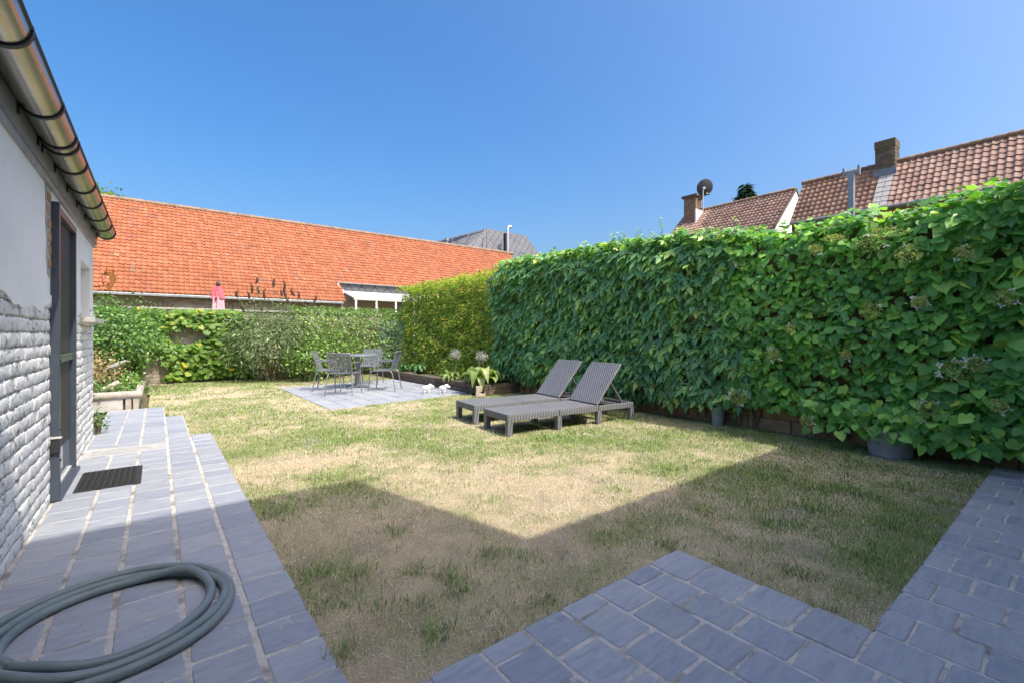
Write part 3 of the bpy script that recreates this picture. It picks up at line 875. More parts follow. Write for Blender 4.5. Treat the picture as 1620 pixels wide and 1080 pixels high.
# ------------------------------------------------------------------ the main house behind the camera (it throws the shadow)
HY = -1.5
kx, ky = -SUN_DIR.x / -SUN_DIR.z, SUN_DIR.y / -SUN_DIR.z
H1 = (3.80 - HY) / ky; H2 = (2.07 - HY) / ky; XS = 1.716 + .255 * (2.07 - HY) + .02
main = empty('main_house', (0, HY - 3, 0)); main.location = (0, 0, 0)
tag(main, 'pale brick main house throwing the stepped shadow over the lawn', 'house')
bb = MB(); bb.bx(-1.3, XS, HY - 6, HY - .2, 0, H1 - .02); bb.build('tall_block', M['brick_grey'], main)
bb = MB(); bb.bx(XS, 7.6, HY - 6, HY - .2, 0, H2 - .02); bb.build('low_block', M['brick_grey'], main)
bb = MB(); bb.bx(-1.3, XS, HY - .2, HY, .0, H1); bb.bx(XS, 7.6, HY - .2, HY, 0, H2); bb.build('wall', M['plaster'], main)
for (x0, x1, z0, z1) in ((.9, 2.1, .05, 2.2), (3.3, 5.3, .05, 2.2), (-.2, .9, 3.4, 4.8), (3.4, 4.8, 3.3, 4.5)):
    bb = MB(); bb.bx(x0, x1, HY + .002, HY + .03, z0, z1); wf = bb.build('window', M['anthracite'], main, bevel=.005)
    bb = MB(); bb.bx(x0 + .07, x1 - .07, HY + .03, HY + .036, z0 + .07, z1 - .07); bb.build('pane', M['glass'], wf)

# ------------------------------------------------------------------ walls round the garden
rw = empty('block_wall', (0, 0, 0))
tag(rw, 'brown block boundary wall showing below the climbers on the right', 'wall')
bb = MB(); bb.bx(HEDGE_X + .012, HEDGE_X + .2, HY, 3.2, -.06, 2.40); bb.bx(HEDGE_X + .012, HEDGE_X + .2, 3.2, 8.1, -.06, 2.58); bb.bx(HEDGE_X + .2, 7.3, 7.9, 8.1, 0, 2.3); bb.bx(7.3, 7.5, 7.9, BACK_Y + .2, 0, 2.45); bb.build('wall', M['brick_brown'], rw)
for k in range(3):
    y = -1.4 + (k % 2) * .25
    while y < 8.3:
        l = .48 + random.uniform(-.06, .06)
        bb = MB(); bb.bx(HEDGE_X - .006 + random.uniform(-.006, .004), HEDGE_X + .012, y, min(y + l - .012, 8.4), (k * .15 + .002) if k else -.06, k * .15 + .142)
        bb.build('block', M['block'], rw, bevel=.006); y += l

bw = empty('back_wall', (0, 0, 0))
tag(bw, 'beige brick garden wall at the back behind the grape vine', 'wall')
bb = MB(); bb.bx(-4, 6.9, BACK_Y + .008, BACK_Y + .2, -.06, 1.84); bb.build('mortar_core', M['mortar'], bw)
bb = MB()
for k in range(23):
    z = k * .08; y = 0
    x = -2.0 + (k % 2) * .11
    while x < 6.6:
        jj = random.uniform(-.003, .003)
        bb.bx(x, x + .208, BACK_Y + jj, BACK_Y + .02, z + .005, z + .073); x += .22
o = bb.build('bricks', M['brick_grey'], bw); o['kind'] = 'stuff'
for k in range(11):
    bb = MB(); bb.bx(-4 + k, -3.008 + k, BACK_Y - .05, BACK_Y + .25, 1.842, 1.892); bb.build('coping_stone', M['stone'], bw, bevel=.008)

# ------------------------------------------------------------------ tiled roofs
def pantile(L, W):
    """one S shaped tile in its own plane: u across, v down the slope, w up"""
    us = [-.5, -.36, -.2, 0, .2, .36, .5, .56]; ws = [.012, -.004, -.016, -.012, .006, .026, .024, .010]
    vs = []; n = len(us)
    for (v, lift, th) in ((-.5 * L - .02, -.012, 0), (.5 * L + .02, .030, 0), (.5 * L + .02, .030, -.034)):
        for u, w in zip(us, ws): vs.append((u * W, v, w + lift + th))
    fs = [(i, i + 1, n + i + 1, n + i) for i in range(n - 1)] + [(n + i, n + i + 1, 2 * n + i + 1, 2 * n + i) for i in range(n - 1)]
    return vs, fs
def tile_roof(parent, O, U, D, nu, nv, W, L, mat, keep=None, nparts=0, pick=None):
    """O top left corner, U unit along the ridge, D unit down the slope"""
    O, U, D = Vector(O), Vector(U).normalized(), Vector(D).normalized(); Nn = U.cross(D).normalized()
    if Nn.z < 0: O, U, Nn = O + U * (nu * W), -U, -Nn
    vs, fs = pantile(L, W); vs = np.array(vs)
    B = np.array([list(U), list(D), list(Nn)])
    cells = []
    for j in range(nv):
        for i in range(nu):
            c = O + U * ((i + .5) * W) + D * ((j + .5) * L)
            if keep and not keep(c): continue
            cells.append((i, j, c))
    if pick: cells.sort(key=lambda q: pick(q[2]))
    me = None
    Rm = Matrix(B.tolist()).transposed()
    for (i, j, c) in cells[:nparts]:
        if me is None:
            t_ = MB(); t_.add(vs.tolist(), fs, 0.0); me = t_.mesh('roof_tile', mat, True)
        o = bpy.data.objects.new('roof_tile', me)
        o.location = c + Nn * random.uniform(-.006, .006); o.rotation_euler = (Rm @ Matrix.Rotation(random.uniform(-.015, .015), 3, 'Z')).to_euler()
        link(o, parent)
    bb = MB()
    for (i, j, c) in cells[nparts:]:
        a = random.uniform(-.015, .015); s_, c_ = math.sin(a), math.cos(a)
        w = vs.copy(); w[:, 0], w[:, 1] = vs[:, 0] * c_ - vs[:, 1] * s_, vs[:, 0] * s_ + vs[:, 1] * c_
        w = w @ B + np.array(c + Nn * random.uniform(-.008, .008))
        bb.add(w.tolist(), fs)
    if bb.v:
        o = bb.build('roof_tiles', mat, parent, smooth=True); o['kind'] = 'stuff'

# the long barn behind the back wall
EY, EZ = 28.0, 3.23
RY, RZ = 33.6, 8.83
barn = empty('long_barn', (0, 0, 0))
tag(barn, 'long low brick barn under a big orange pantile roof behind the garden', 'barn')
BX0, BX1 = -6.0, 26.0
VX = 8.95; VZ = 4.50
sl = Vector((0, EY - RY, EZ - RZ)); SLN = sl.length; Dn = sl.normalized()
def sag(x): return 0
bb = MB(); th = .06
nn = Vector((0, 1, -1)).normalized() * th
def rp(x, f, off=True):
    p = Vector((x, RY, RZ)) + sl * f
    return p + (nn if off else Vector((0, 0, 0)))
fv = (RZ - VZ) / (RZ - EZ)
bb.add([rp(BX0, 0), rp(VX, 0), rp(VX, 1), rp(BX0, 1)], [(0, 1, 2, 3)]); bb.add([rp(VX, 0), rp(BX1, 0), rp(BX1, fv), rp(VX, fv)], [(0, 1, 2, 3)])
bb.add([Vector((BX0, RY, RZ - .1)), Vector((BX1, RY, RZ - .1)), Vector((BX1, 2 * RY - EY, EZ)), Vector((BX0, 2 * RY - EY, EZ))], [(0, 1, 2, 3)])
roof = bb.build('roof', M['tile_orange'], barn)
TW, TL = .215, .292
def kp(c): return not (c.x > VX and c.z < VZ + .08)
tile_roof(roof, (BX0, RY, RZ), (1, 0, 0), Dn, int((BX1 - BX0) / TW), int(SLN / TL), TW, TL, M['tile_orange'], kp, 300,
          pick=lambda c: (0 if project(c.x, c.y, c.z)[0] > 190 else 50) + c.y + .12 * abs(c.x - 1))
bb = MB()
x = BX0
while x < BX1:
    bb.tube([(x, RY, RZ + .0), (x + .40, RY, RZ + .015)], [.12, .135], 10); x += .38
o = bb.build('ridge_tiles', M['ridge'], roof, smooth=True)
bb = MB(); bb.bx(BX0, BX1 - .2, EY + .55, EY + .9, 0, EZ + .1); bb.bx(BX1 - .5, BX1 - .2, EY + .9, 2 * RY - EY - .5, 0, EZ)
bb.bx(BX0, BX0 + .3, EY + .9, 2 * RY - EY - .5, 0, EZ); bwall = bb.build('wall', M['brick_grey'], barn)
bb = MB(); bb.add([(BX1 - .2, EY + .5, EZ), (BX1 - .2, RY, RZ - .15), (BX1 - .2, 2 * RY - EY, EZ)], [(0, 1, 2)]); bb.build('gable', M['brick_brown'], barn)
bb = MB(); bb.bx(BX0, VX - .05, EY - .06, EY + .06, EZ - .16, EZ - .03); bb.build('eaves_gutter', M['zinc'], barn, bevel=.02)
bb = MB(); bb.bx(BX0, VX - .05, EY + .06, EY + .549, EZ - .13, EZ - .05); bb.build('soffit', M['wood'], barn)
bb = MB()
for k in range(14):      # visible brick courses under the eaves
    z = 1.9 + k * .085; x = BX0 + (k % 2) * .12
    while x < VX: bb.bx(x, x + .225, EY + .535 + random.uniform(-.003, .003), EY + .56, z, z + .072); x += .24
o = bb.build('bricks', M['brick_grey'], barn); o['kind'] = 'stuff'
for cxp in (100, 205, 250, 362, 470):
    c = on_y(cxp, 480, EY + .5)
    bb = MB()
    for k in range(-7, 8):
        a = k * R(7.2); r_ = 1.5
        p = Vector((c.x + math.sin(a) * r_, EY + .52, 2.60 - r_ + math.cos(a) * r_ + .12))
        bb.box(p, (.085 * 1.0, .05, .24), Matrix.Rotation(a, 3, 'Y'))
    ar = bb.build('brick_arch', M['brick_brown'], barn)
    if cxp in (362, 100):
        bb = MB(); ol = [(-.95, -1.2), (.95, -1.2)] + [(math.sin(R(k)) * 1.45, math.cos(R(k)) * 1.38 - 1.38 + .0) for k in range(40, -41, -10)]
        Mx2 = Matrix(((1, 0, 0, c.x), (0, 0, 1, EY + .50), (0, 1, 0, 2.56), (0, 0, 0, 1)))
        bb.prism(ol, 0, .03, M=Mx2); bb.build('opening', M['black'], ar)
# veranda let into the barn roof
ver = empty('veranda', (0, 0, 0))
tag(ver, 'white lean-to veranda with dark upstand set into the barn roof', 'veranda')
vy = EY + (VZ - EZ)
bb = MB(); bb.bx(VX, BX1 - 6, vy - .0, vy + .2, 3.80, VZ - .02); bb.build('upstand', M['slate'], ver)
bb = MB(); bb.bx(VX - .08, BX1 - 6, vy - .16, vy + .1, VZ - .04, VZ + .02); bb.build('upstand_cap', M['zinc'], ver)
bb = MB(); bb.add([(VX + .2, vy - .002, 3.93), (BX1 - 6, vy - .002, 3.93), (BX1 - 6, vy - 2.3, 3.36), (VX + .2, vy - 2.3, 3.36), (VX + .2, vy - .002, 4.0), (BX1 - 6, vy - .002, 4.0), (BX1 - 6, vy - 2.3, 3.43), (VX + .2, vy - 2.3, 3.43)],
                  [(3, 2, 1, 0), (4, 5, 6, 7), (0, 1, 5, 4), (1, 2, 6, 5), (2, 3, 7, 6), (3, 0, 4, 7)]); bb.build('lean_to_roof', M['rail'], ver)
bb = MB(); bb.bx(VX + .2, BX1 - 6, vy - 2.36, vy - 2.302, 3.28, 3.42); bb.build('beam', M['rail'], ver)
for k in range(9):
    x = VX + .3 + k * 1.25
    bb = MB(); bb.bx(x, x + .1, vy - 2.34, vy - 2.24, 0, 3.28); bb.build('post', M['white'], ver)
bb = MB(); bb.bx(VX + .2, BX1 - 6, vy - .3, vy - .1, 0, 3.8); bb.build('rear_wall', M['plaster'], ver)
for k in range(5):
    x = VX + .9 + k * 2.1
    bb = MB(); bb.bx(x, x + 1.3, vy - .33, vy - .302, .9, 3.1); bb.build('window', M['glass'], ver)
for (a, c) in (((VX - .04, vy - .2, VZ - .05), (VX - .04, vy - .2, 4.1)), ((VX - .04, vy - .2, 4.1), (VX + .2, vy - .45, 3.95)), ((VX + .2, vy - .45, 3.95), (VX - .08, vy - 1.0, 3.3)), ((VX - .08, vy - 1.0, 3.3), (VX - .08, vy - 1.0, 0))):
    bb = MB(); bb.tube([a, c], .06, 8); bb.build('downpipe', M['rail'], ver, smooth=True)

# slate roofed house beyond the barn, with solar panels
SYD = 46.0
sh_ = empty('slate_house', (0, 0, 0))
tag(sh_, 'dark slate hipped roof house with flue pipe beyond the barn ridge', 'house')
A = on_y(770, 362, SYD); B_ = on_y(830, 370, SYD); 
zr = A.z; eh = 7.0; zb = zr - eh
xa, xb = A.x, A.x + 6.2
P1 = Vector((xa, SYD, zr)); P2 = Vector((xb, SYD, zr))
run = 4.2
C1 = Vector((xa - 3.0, SYD - run, zb)); C2 = Vector((xb + 3.0, SYD - run, zb)); C3 = Vector((xb + 3.0, SYD + run, zb)); C4 = Vector((xa - 9.0, SYD + run, zb)); C5 = Vector((xa - 9.0, SYD + 1.0, zb))
bb = MB(); bb.add([P1, P2, C1, C2], [(2, 3, 1, 0)]); bb.add([P2, C2, C3], [(0, 1, 2)]); bb.add([P1, P2, C3, C4], [(0, 1, 2, 3)])
bb.build('roof', M['slate'], sh_)
Lz = zr - 3.0
La = on_y(712, 384, SYD + 2)
lv = [P1 + Vector((-.05, 0, 0)), C1 + Vector((-.05, 0, 0)), Vector((xa - 9.0, SYD - run + 1.0, zb)), Vector((La.x - 2.2, SYD + 2, La.z - .2)), ]
bb = MB(); bb.add(lv, [(0, 3, 2, 1)]); lr = bb.build('side_roof', M['slate'], sh_)
nl = (lv[1] - lv[0]).cross(lv[3] - lv[0]).normalized()
if nl.y > 0: nl = -nl
for k in range(4):
    f0, f1 = .05 + k * .13, .16 + k * .13
    a = lv[0].lerp(lv[1], f0); c = lv[0].lerp(lv[1], f1); e = lv[3].lerp(lv[2], f1); g = lv[3].lerp(lv[2], f0)
    for s0, s1 in ((.06, .34), (.36, .64), (.66, .94)):
        q4 = [a.lerp(g, s0), a.lerp(g, s1), c.lerp(e, s1), c.lerp(e, s0)]
        bb = MB(); bb.add([p + nl * .06 for p in q4] + [p + nl * .12 for p in q4], [(3, 2, 1, 0), (4, 5, 6, 7), (0, 1, 5, 4), (1, 2, 6, 5), (2, 3, 7, 6), (3, 0, 4, 7)])
        bb.build('solar_panel', M['panel'], lr)
bb = MB(); bb.bx(xa - 3, xb + 2.8, SYD - run + .2, SYD + run - .2, 0, zb); bb.bx(xa - 8.8, xa - 3, SYD - run + 1.5, SYD + run - .2, 0, zb - .5); bb.build('wall', M['brick_brown'], sh_)
f0 = on_y(803, 395, SYD - 2.6); f1 = on_y(803, 362, SYD - 2.6)
bb = MB(); bb.tube([(f0.x, SYD - 2.6, f0.z - 1.5), (f0.x, SYD - 2.6, f1.z), (f0.x + .12, SYD - 2.6, f1.z + .25), (f0.x + .55, SYD - 2.6, f1.z + .3)], .17, 10); bb.build('flue_pipe', M['lightmetal'], sh_, True)
bb = MB(); bb.bx(f0.x - .4, f0.x - .22, SYD - 2.7, SYD - 2.3, f0.z - 1.5, f1.z - .6); bb.build('flue_backing', M['bracket'], sh_)
v0 = on_y(707, 384, RY + 1)
vp = empty('roof_vent', (v0.x, RY + 1, 0)); vp.location = (0, 0, 0)
bb = MB(); bb.tube([(v0.x, RY + 1, v0.z - 1.5), (v0.x, RY + 1, v0.z + .15)], .10, 10); bb.build('pipe', M['lightmetal'], vp, True)
bb = MB(); bb.lathe([(.10, 0), (.2, .02), (.2, .22), (.12, .26)], (v0.x, RY + 1, v0.z + .12), 12); bb.build('cowl', M['zinc'], vp, True)
tag(vp, 'small round metal vent poking above the orange barn ridge', 'vent')

# ------------------------------------------------------------------ houses over the right hand wall
def row_house(name, label, Xr, zr, run, rise, y0, y1, tiles, wallmat, nparts):
    h = empty(name, (0, 0, 0)); tag(h, label, 'house')
    Xe, ze = Xr - run, zr - rise
    Dd = Vector((-run, 0, -rise)); Ln = Dd.length; Dd.normalize()
    nn_ = Vector((rise, 0, -run)).normalized() * .05
    bb = MB(); q4 = [Vector((Xr, y0, zr)), Vector((Xr, y1, zr)), Vector((Xe, y1, ze)), Vector((Xe, y0, ze))]
    bb.add([p + nn_ for p in q4], [(0, 1, 2, 3)])
    bb.add([Vector((Xr, y0, zr - .06)), Vector((Xr, y1, zr - .06)), Vector((Xr + run * 1.6, y1, zr - rise * 1.6)), Vector((Xr + run * 1.6, y0, zr - rise * 1.6))], [(0, 1, 2, 3)])
    rf = bb.build('roof', M['tile_brown'], h)
    W_ = .222; nv = max(1, round(Ln / .325)); L_ = Ln / nv
    for (a, c, mat, npt) in tiles:
        nu = max(1, round((c - a) / W_)); Wc = (c - a) / nu
        tile_roof(rf, (Xr, c, zr), (0, -1, 0), Dd, nu, nv, Wc, L_, M[mat], None, npt, pick=lambda q: q.y)
    bb = MB(); y = y0
    while y < y1 - .1:
        bb.tube([(Xr, y, zr + .02), (Xr, y + .36, zr + .035)], [.10, .115], 8); y += .34
    bb.build('ridge_tiles', M['ridge'], rf, smooth=True)
    bb = MB(); bb.bx(Xe + .3, Xr + run * 1.5, y0 + .05, y1 - .05, 0, ze - .02); bb.build('wall', M[wallmat], h)
    bb = MB(); bb.tube([(Xe - .04, y0, ze - .05), (Xe - .04, y1, ze - .05)], .07, 10); bb.build('eaves_gutter', M['zinc'], h, True)
    bb = MB(); bb.bx(Xe + .02, Xe + .299, y0 + .05, y1 - .05, ze - .14, ze - .06); bb.build('soffit', M['fascia'], h)
    for yy in (y0 + .03, y1 - .03):
        bb = MB(); bb.add([(Xe + .1, yy, ze - .05), (Xr, yy, zr - .12), (Xr + run * 1.5, yy, zr - rise * 1.5 - .1), (Xr + run * 1.5, yy, ze - 1), (Xe + .1, yy, ze - 1)], [(0, 1, 2, 3, 4)])
        bb.build('gable', M[wallmat], h)
    return h, rf, Xe, ze

# nearer house, two roof fields either side of a party wall
Xr2 = 26.0
c0 = on_x(1272, 290, Xr2); zr2 = 1.2 + .2965 * Xr2
cp = on_x(1408, 262, Xr2)
run2, rise2 = .066 * Xr2, .0871 * Xr2
h2, rf2, Xe2, ze2 = row_house('brown_tiled_house', 'brown tiled terraced house with brick chimney rising over the right hand climbers', Xr2, zr2, run2, rise2, -6.5, c0.y,
    [(-6.5, cp.y - .28, 'tile_brown', 160), (cp.y + .28, c0.y, 'tile_lichen', 140)], 'brick_orange', 0)
Dd2 = Vector((-run2, 0, -rise2))
zt = MB()
for k in range(9):
    a = Vector((Xr2, cp.y - .22, zr2 + .02)) + Dd2 * (k / 9); e = Vector((Xr2, cp.y - .22, zr2 + .05)) + Dd2 * ((k + 1.02) / 9)
    for j in range(2):
        y_ = cp.y - .27 + j * .28
        zt.add([(a.x, y_, a.z), (a.x, y_ + .265, a.z), (e.x, y_ + .265, e.z), (e.x, y_, e.z), (e.x, y_, e.z - .03), (e.x, y_ + .265, e.z - .03)], [(0, 1, 2, 3), (3, 2, 5, 4)])
zt.build('party_strip', M['stone'], rf2, label='grey slate strip on the party wall between the two roof fields')
ch = MB(); chc = on_x(1404, 262, Xr2)
cy0, cy1 = on_x(1420, 262, Xr2).y, on_x(1389, 262, Xr2).y
ch.bx(Xr2 - .45, Xr2 + .25, cy0, cy1, zr2 - 1.0, zr2 + .62)
chim = ch.build('chimney', M['brick_dark'], h2)
bb = MB(); bb.bx(Xr2 - .48, Xr2 + .28, cy0 - .03, cy1 + .03, zr2 + .62, zr2 + .98); bb.build('chimney_head', M['brick_moss'], chim, bevel=.02)
bb = MB()
for k in range(19):
    z = zr2 - .9 + k * .085
    yv = cy0 + (k % 2) * .11
    while yv < cy1 - .04:
        bb.bx(Xr2 - .462, Xr2 - .448, yv, min(yv + .2, cy1), z, z + .07); yv += .215
    xv = Xr2 - .45 + (k % 2) * .11
    while xv < Xr2 + .2: bb.bx(xv, min(xv + .2, Xr2 + .25), cy0 - .012, cy0 + .002, z, z + .07); xv += .215
o = bb.build('chimney_bricks', M['brick_dark'], chim); o['kind'] = 'stuff'
bb = MB(); bb.bx(Xr2 - .52, Xr2 - .464, cy0 - .06, cy1 + .06, zr2 - .62, zr2 - .32); bb.build('lead_flashing', M['fascia'], chim)
# farther house with white clad gable, dish and chimney
Xr1 = 28.6
g1 = on_x(1258, 300, Xr1); zr1 = g1.z
gl = on_x(1104, 330, Xr1)
run1, rise1 = 3.4, 3.05
h1, rf1, Xe1, ze1 = row_house('white_gabled_house', 'brown tiled house with white boarded gable and satellite dish', Xr1, zr1, run1, rise1, g1.y, gl.y + .9, [(g1.y, gl.y + .9, 'tile_brown', 300)], 'brick_orange', 300)
for k in range(22):     # upright white boards on the gable that faces the garden
    x0b = Xe1 + .05 + k * .31; x1b = x0b + .295
    def zt_(x): return (zr1 - (Xr1 - x) * rise1 / run1 if x < Xr1 else zr1 - (x - Xr1) * rise1 / run1) - .06
    if x1b > Xr1 + run1 * 1.4: break
    bb = MB(); xm = Xr1 if x0b < Xr1 < x1b else (x0b + x1b) / 2
    bb.add([(x0b, g1.y - .04, ze1 - 2.6), (x1b, g1.y - .04, ze1 - 2.6), (x1b, g1.y - .04, zt_(x1b)), (xm, g1.y - .04, zt_(xm)), (x0b, g1.y - .04, zt_(x0b)),
            (x0b, g1.y + .0, ze1 - 2.6), (x1b, g1.y + .0, ze1 - 2.6), (x1b, g1.y + .0, zt_(x1b)), (xm, g1.y + .0, zt_(xm)), (x0b, g1.y + .0, zt_(x0b))],
           [(0, 1, 2, 3, 4), (9, 8, 7, 6, 5), (0, 5, 6, 1), (1, 6, 7, 2), (2, 7, 8, 3), (3, 8, 9, 4), (4, 9, 5, 0)])
    bb.build('board', M['board'], h1)
for sgn in (-1, 1):
    bb = MB(); bb.bar((Xr1, g1.y - .06, zr1 + .02), (Xr1 + sgn * run1 * 1.02, g1.y - .06, zr1 - rise1 * 1.02 + .02), .06, .12); bb.build('verge_board', M['brick_dark'], h1)
c1 = on_x(1108, 330, Xr1 - .6); c2 = on_x(1084, 330, Xr1 - .6)
zc = on_x(1096, 311, Xr1 - .6).z
ch = MB(); ch.bx(Xr1 - .95, Xr1 - .25, c1.y + .12, c2.y - .12, zr1 - 2.2, zc - .14); chim = ch.build('chimney', M['brick_brown'], h1)
bb = MB(); bb.bx(Xr1 - 1.08, Xr1 - .12, c1.y, c2.y, zc - .14, zc); bb.build('chimney_cap', M['brick_dark'], chim)
bb = MB()
for k in range(18):
    z = zc - 1.75 + k * .088; yv = c1.y + .12 + (k % 2) * .11
    while yv < c2.y - .2: bb.bx(Xr1 - .962, Xr1 - .948, yv, min(yv + .2, c2.y - .12), z, z + .072); yv += .215
    xv = Xr1 - .95 + (k % 2) * .1
    while xv < Xr1 - .35: bb.bx(xv, min(xv + .2, Xr1 - .25), c1.y + .108, c1.y + .122, z, z + .072); xv += .215
o = bb.build('chimney_bricks', M['brick_brown'], chim); o['kind'] = 'stuff'
bb = MB(); bb.bx(Xr1 - 1.1, Xr1 - .15, c1.y + .02, c1.y + .1, zr1 - 1.15, zr1 - .1); bb.build('flashing', M['white'], chim)
# satellite dish on its mast
dc = on_x(1115, 297, Xr1 - .5)
dish = empty('satellite_dish', (Xr1 - .5, dc.y, 0)); dish.location = (0, 0, 0)
tag(dish, 'dark round satellite dish on a mast beside the far chimney', 'satellite dish')
toc = Vector((-dc.x, -dc.y, -.2)).normalized(); aim = -(Matrix.Rotation(R(24), 3, 'Z') @ toc); aim.z += .35; aim.normalize()
rot = aim.to_track_quat('Z', 'Y').to_matrix()
rd = .53
prf = [(.02, -.085)] + [(rd * f, -.085 + .085 * f * f) for f in (.25, .5, .75, .9, 1.0)] + [(rd * f, -.065 + .085 * f * f) for f in (.98, .75, .5, .25)] + [(.02, -.065)]
bb = MB(); bb.lathe(prf, dc, 28, rot); bb.build('reflector', M['dish'], dish, True)
mast = dc + toc * .16
bb = MB(); bb.tube([(mast.x, mast.y + .12, dc.z + .28), (mast.x, mast.y + .12, zr1 - .35)], .035, 8); bb.build('mast', M['lightmetal'], dish, True)
bb = MB(); bb.bar(mast + Vector((0, .12, -.1)), dc - aim * .08, .1, .16); bb.build('bracket', M['lightmetal'], dish)
lnb = dc + aim * .35 + Vector((0, -.42, -.5))
bb = MB(); bb.tube([dc - Vector((0, .1, .42)), lnb], .02, 6); bb.build('feed_arm', M['lightmetal'], dish)
bb = MB(); bb.tube([lnb + Vector((0, 0, .1)), lnb - Vector((0, -.02, .1))], .055, 8); bb.build('receiver', M['dish'], dish, True)
bb = MB(); bb.bar((Xr1 - .6, c1.y + .1, zc - .35), (mast.x, mast.y + .12, zc - .35), .05, .05); bb.bar((Xr1 - .6, c1.y + .1, zc - .95), (mast.x, mast.y + .12, zc - .95), .05, .05); bb.build('wall_bracket', M['bracket'], dish)

# ------------------------------------------------------------------ foliage helpers
def tmpl(outline, center, zf):
    pts = [center] + outline
    V = np.array([(x, y, zf(x, y)) for x, y in pts]); n = len(outline)
    T = np.array([(0, 1 + i, 1 + (i + 1) % n) for i in range(n)])
    return V, T
def mirror(half):      # half outline on the +x side from base to tip
    return half + [(-x, y) for x, y in half[::-1] if x > 1e-6]
TP = {}
TP['ivy'] = tmpl(mirror([(0, .04), (.18, -.10), (.36, .04), (.60, .56), (.27, .40), (.20, .66), (0, 1.18)]), (0, .38), lambda x, y: -.16 * y * y - .22 * abs(x) + .03)
TP['heart'] = tmpl(mirror([(0, .05), (.24, -.05), (.44, .14), (.45, .40), (.28, .72), (.08, .95), (0, 1.04)]), (0, .42), lambda x, y: .14 * abs(x) - .10 * y * y)
TP['small'] = tmpl([(0, 0), (.26, .3), (.24, .62), (0, 1), (-.24, .62), (-.26, .3)], (0, .48), lambda x, y: .18 * abs(x) - .12 * y * y)
TP['grape'] = tmpl(mirror([(0, .12), (.2, -.08), (.46, .0), (.5, .26), (.62, .46), (.40, .58), (.36, .82), (.16, .80), (0, 1.02)]), (0, .4), lambda x, y: -.2 * abs(x) * abs(x) - .14 * y * y + .02)
TP['narrow'] = (np.array([(0, 0, 0), (.10, .35, .03), (.085, .65, 0), (0, 1, -.16), (-.085, .65, 0), (-.10, .35, .03), (0, .5, -.05)]), np.array([(0, 1, 6), (1, 2, 6), (2, 3, 6), (3, 4, 6), (4, 5, 6), (5, 0, 6)]))
TP['tri'] = (np.array([(0, 0, 0), (.3, .45, .06), (0, 1, -.05), (-.3, .45, .06)]), np.array([(0, 1, 2), (0, 2, 3)]))

def norm(a): return a / np.maximum(np.linalg.norm(a, axis=1, keepdims=True), 1e-9)
def frames(N, TIP):
    z = norm(N); y = norm(TIP - (TIP * z).sum(1, keepdims=True) * z); x = np.cross(y, z)
    return x, y, z
def leaf_mesh(name, kind, P, N, TIP, S, mat, rnd=None, curl=.8):
    Tv, Tt = TP[kind]; n, k = len(P), len(Tv)
    x, y, z = frames(N, TIP)
    cz = rng.uniform(.2, 1 + curl, n)[:, None]; sx = rng.uniform(.82, 1.15, n)[:, None]
    V = P[:, None, :] + S[:, None, None] * (Tv[None, :, 0:1] * sx[:, None, :] * x[:, None, :] + Tv[None, :, 1:2] * y[:, None, :] + Tv[None, :, 2:3] * cz[:, None, :] * z[:, None, :])
    T = (np.arange(n) * k)[:, None, None] + Tt[None]
    r = rng.random(n) if rnd is None else rnd
    return np_mesh(name, V.reshape(-1, 3), T.reshape(-1, 3), {'rnd': np.repeat(r, k)}, np.tile(Tv, (n, 1)), None, mat, True)
LV = {}
def leaf_variants(kind, mat):
    key = (kind, mat.name)
    if key not in LV:
        LV[key] = []
        for v in range(5):
            Tv, Tt = TP[kind]; W = Tv.copy(); W[:, 2] *= (.3, .7, 1.0, 1.4, 1.8)[v]; W[:, 0] *= (1, .9, 1.1, .95, 1.05)[v]
            LV[key].append(np_mesh('leaf', W, Tt, {'rnd': np.zeros(len(W))}, Tv, None, mat, True))
    return LV[key]
def foliage(parent, kind, P, N, TIP, S, mat, nparts=0, name='foliage', score=None, rnd=None):
    """the nparts that show largest become leaves of their own, the rest one mesh"""
    n = len(P); sel = np.zeros(n, bool)
    if nparts:
        d = SY * P[:, 0] + CY * P[:, 1]; l = CY * P[:, 0] - SY * P[:, 1]
        u = 810 + FPX * l / d; v = HOR - FPX * (P[:, 2] - CAM_H) / d
        sc = S / d * ((u > 0) & (u < 1620) & (v > 0) & (v < 1080))
        if score is not None: sc = sc * score
        sel[np.argsort(-sc)[:nparts]] = True
        x, y, z = frames(N, TIP); vs = leaf_variants(kind, mat)
        for i in np.nonzero(sel)[0]:
            o = bpy.data.objects.new('leaf', random.choice(vs))
            Mx_ = Matrix((x[i].tolist(), y[i].tolist(), z[i].tolist())).transposed().to_4x4()
            s = float(S[i])
            o.matrix_world = Matrix.Translation(P[i].tolist()) @ Mx_ @ Matrix.Diagonal((s, s, s, 1))
            link(o); o.parent = parent
    k = ~sel
    o = bpy.data.objects.new(name, leaf_mesh(name, kind, P[k], N[k], TIP[k], S[k], mat, None if rnd is None else rnd[k]))
    link(o, parent); o['kind'] = 'stuff'
    return o
def U(a, b, n): return rng.uniform(a, b, n)

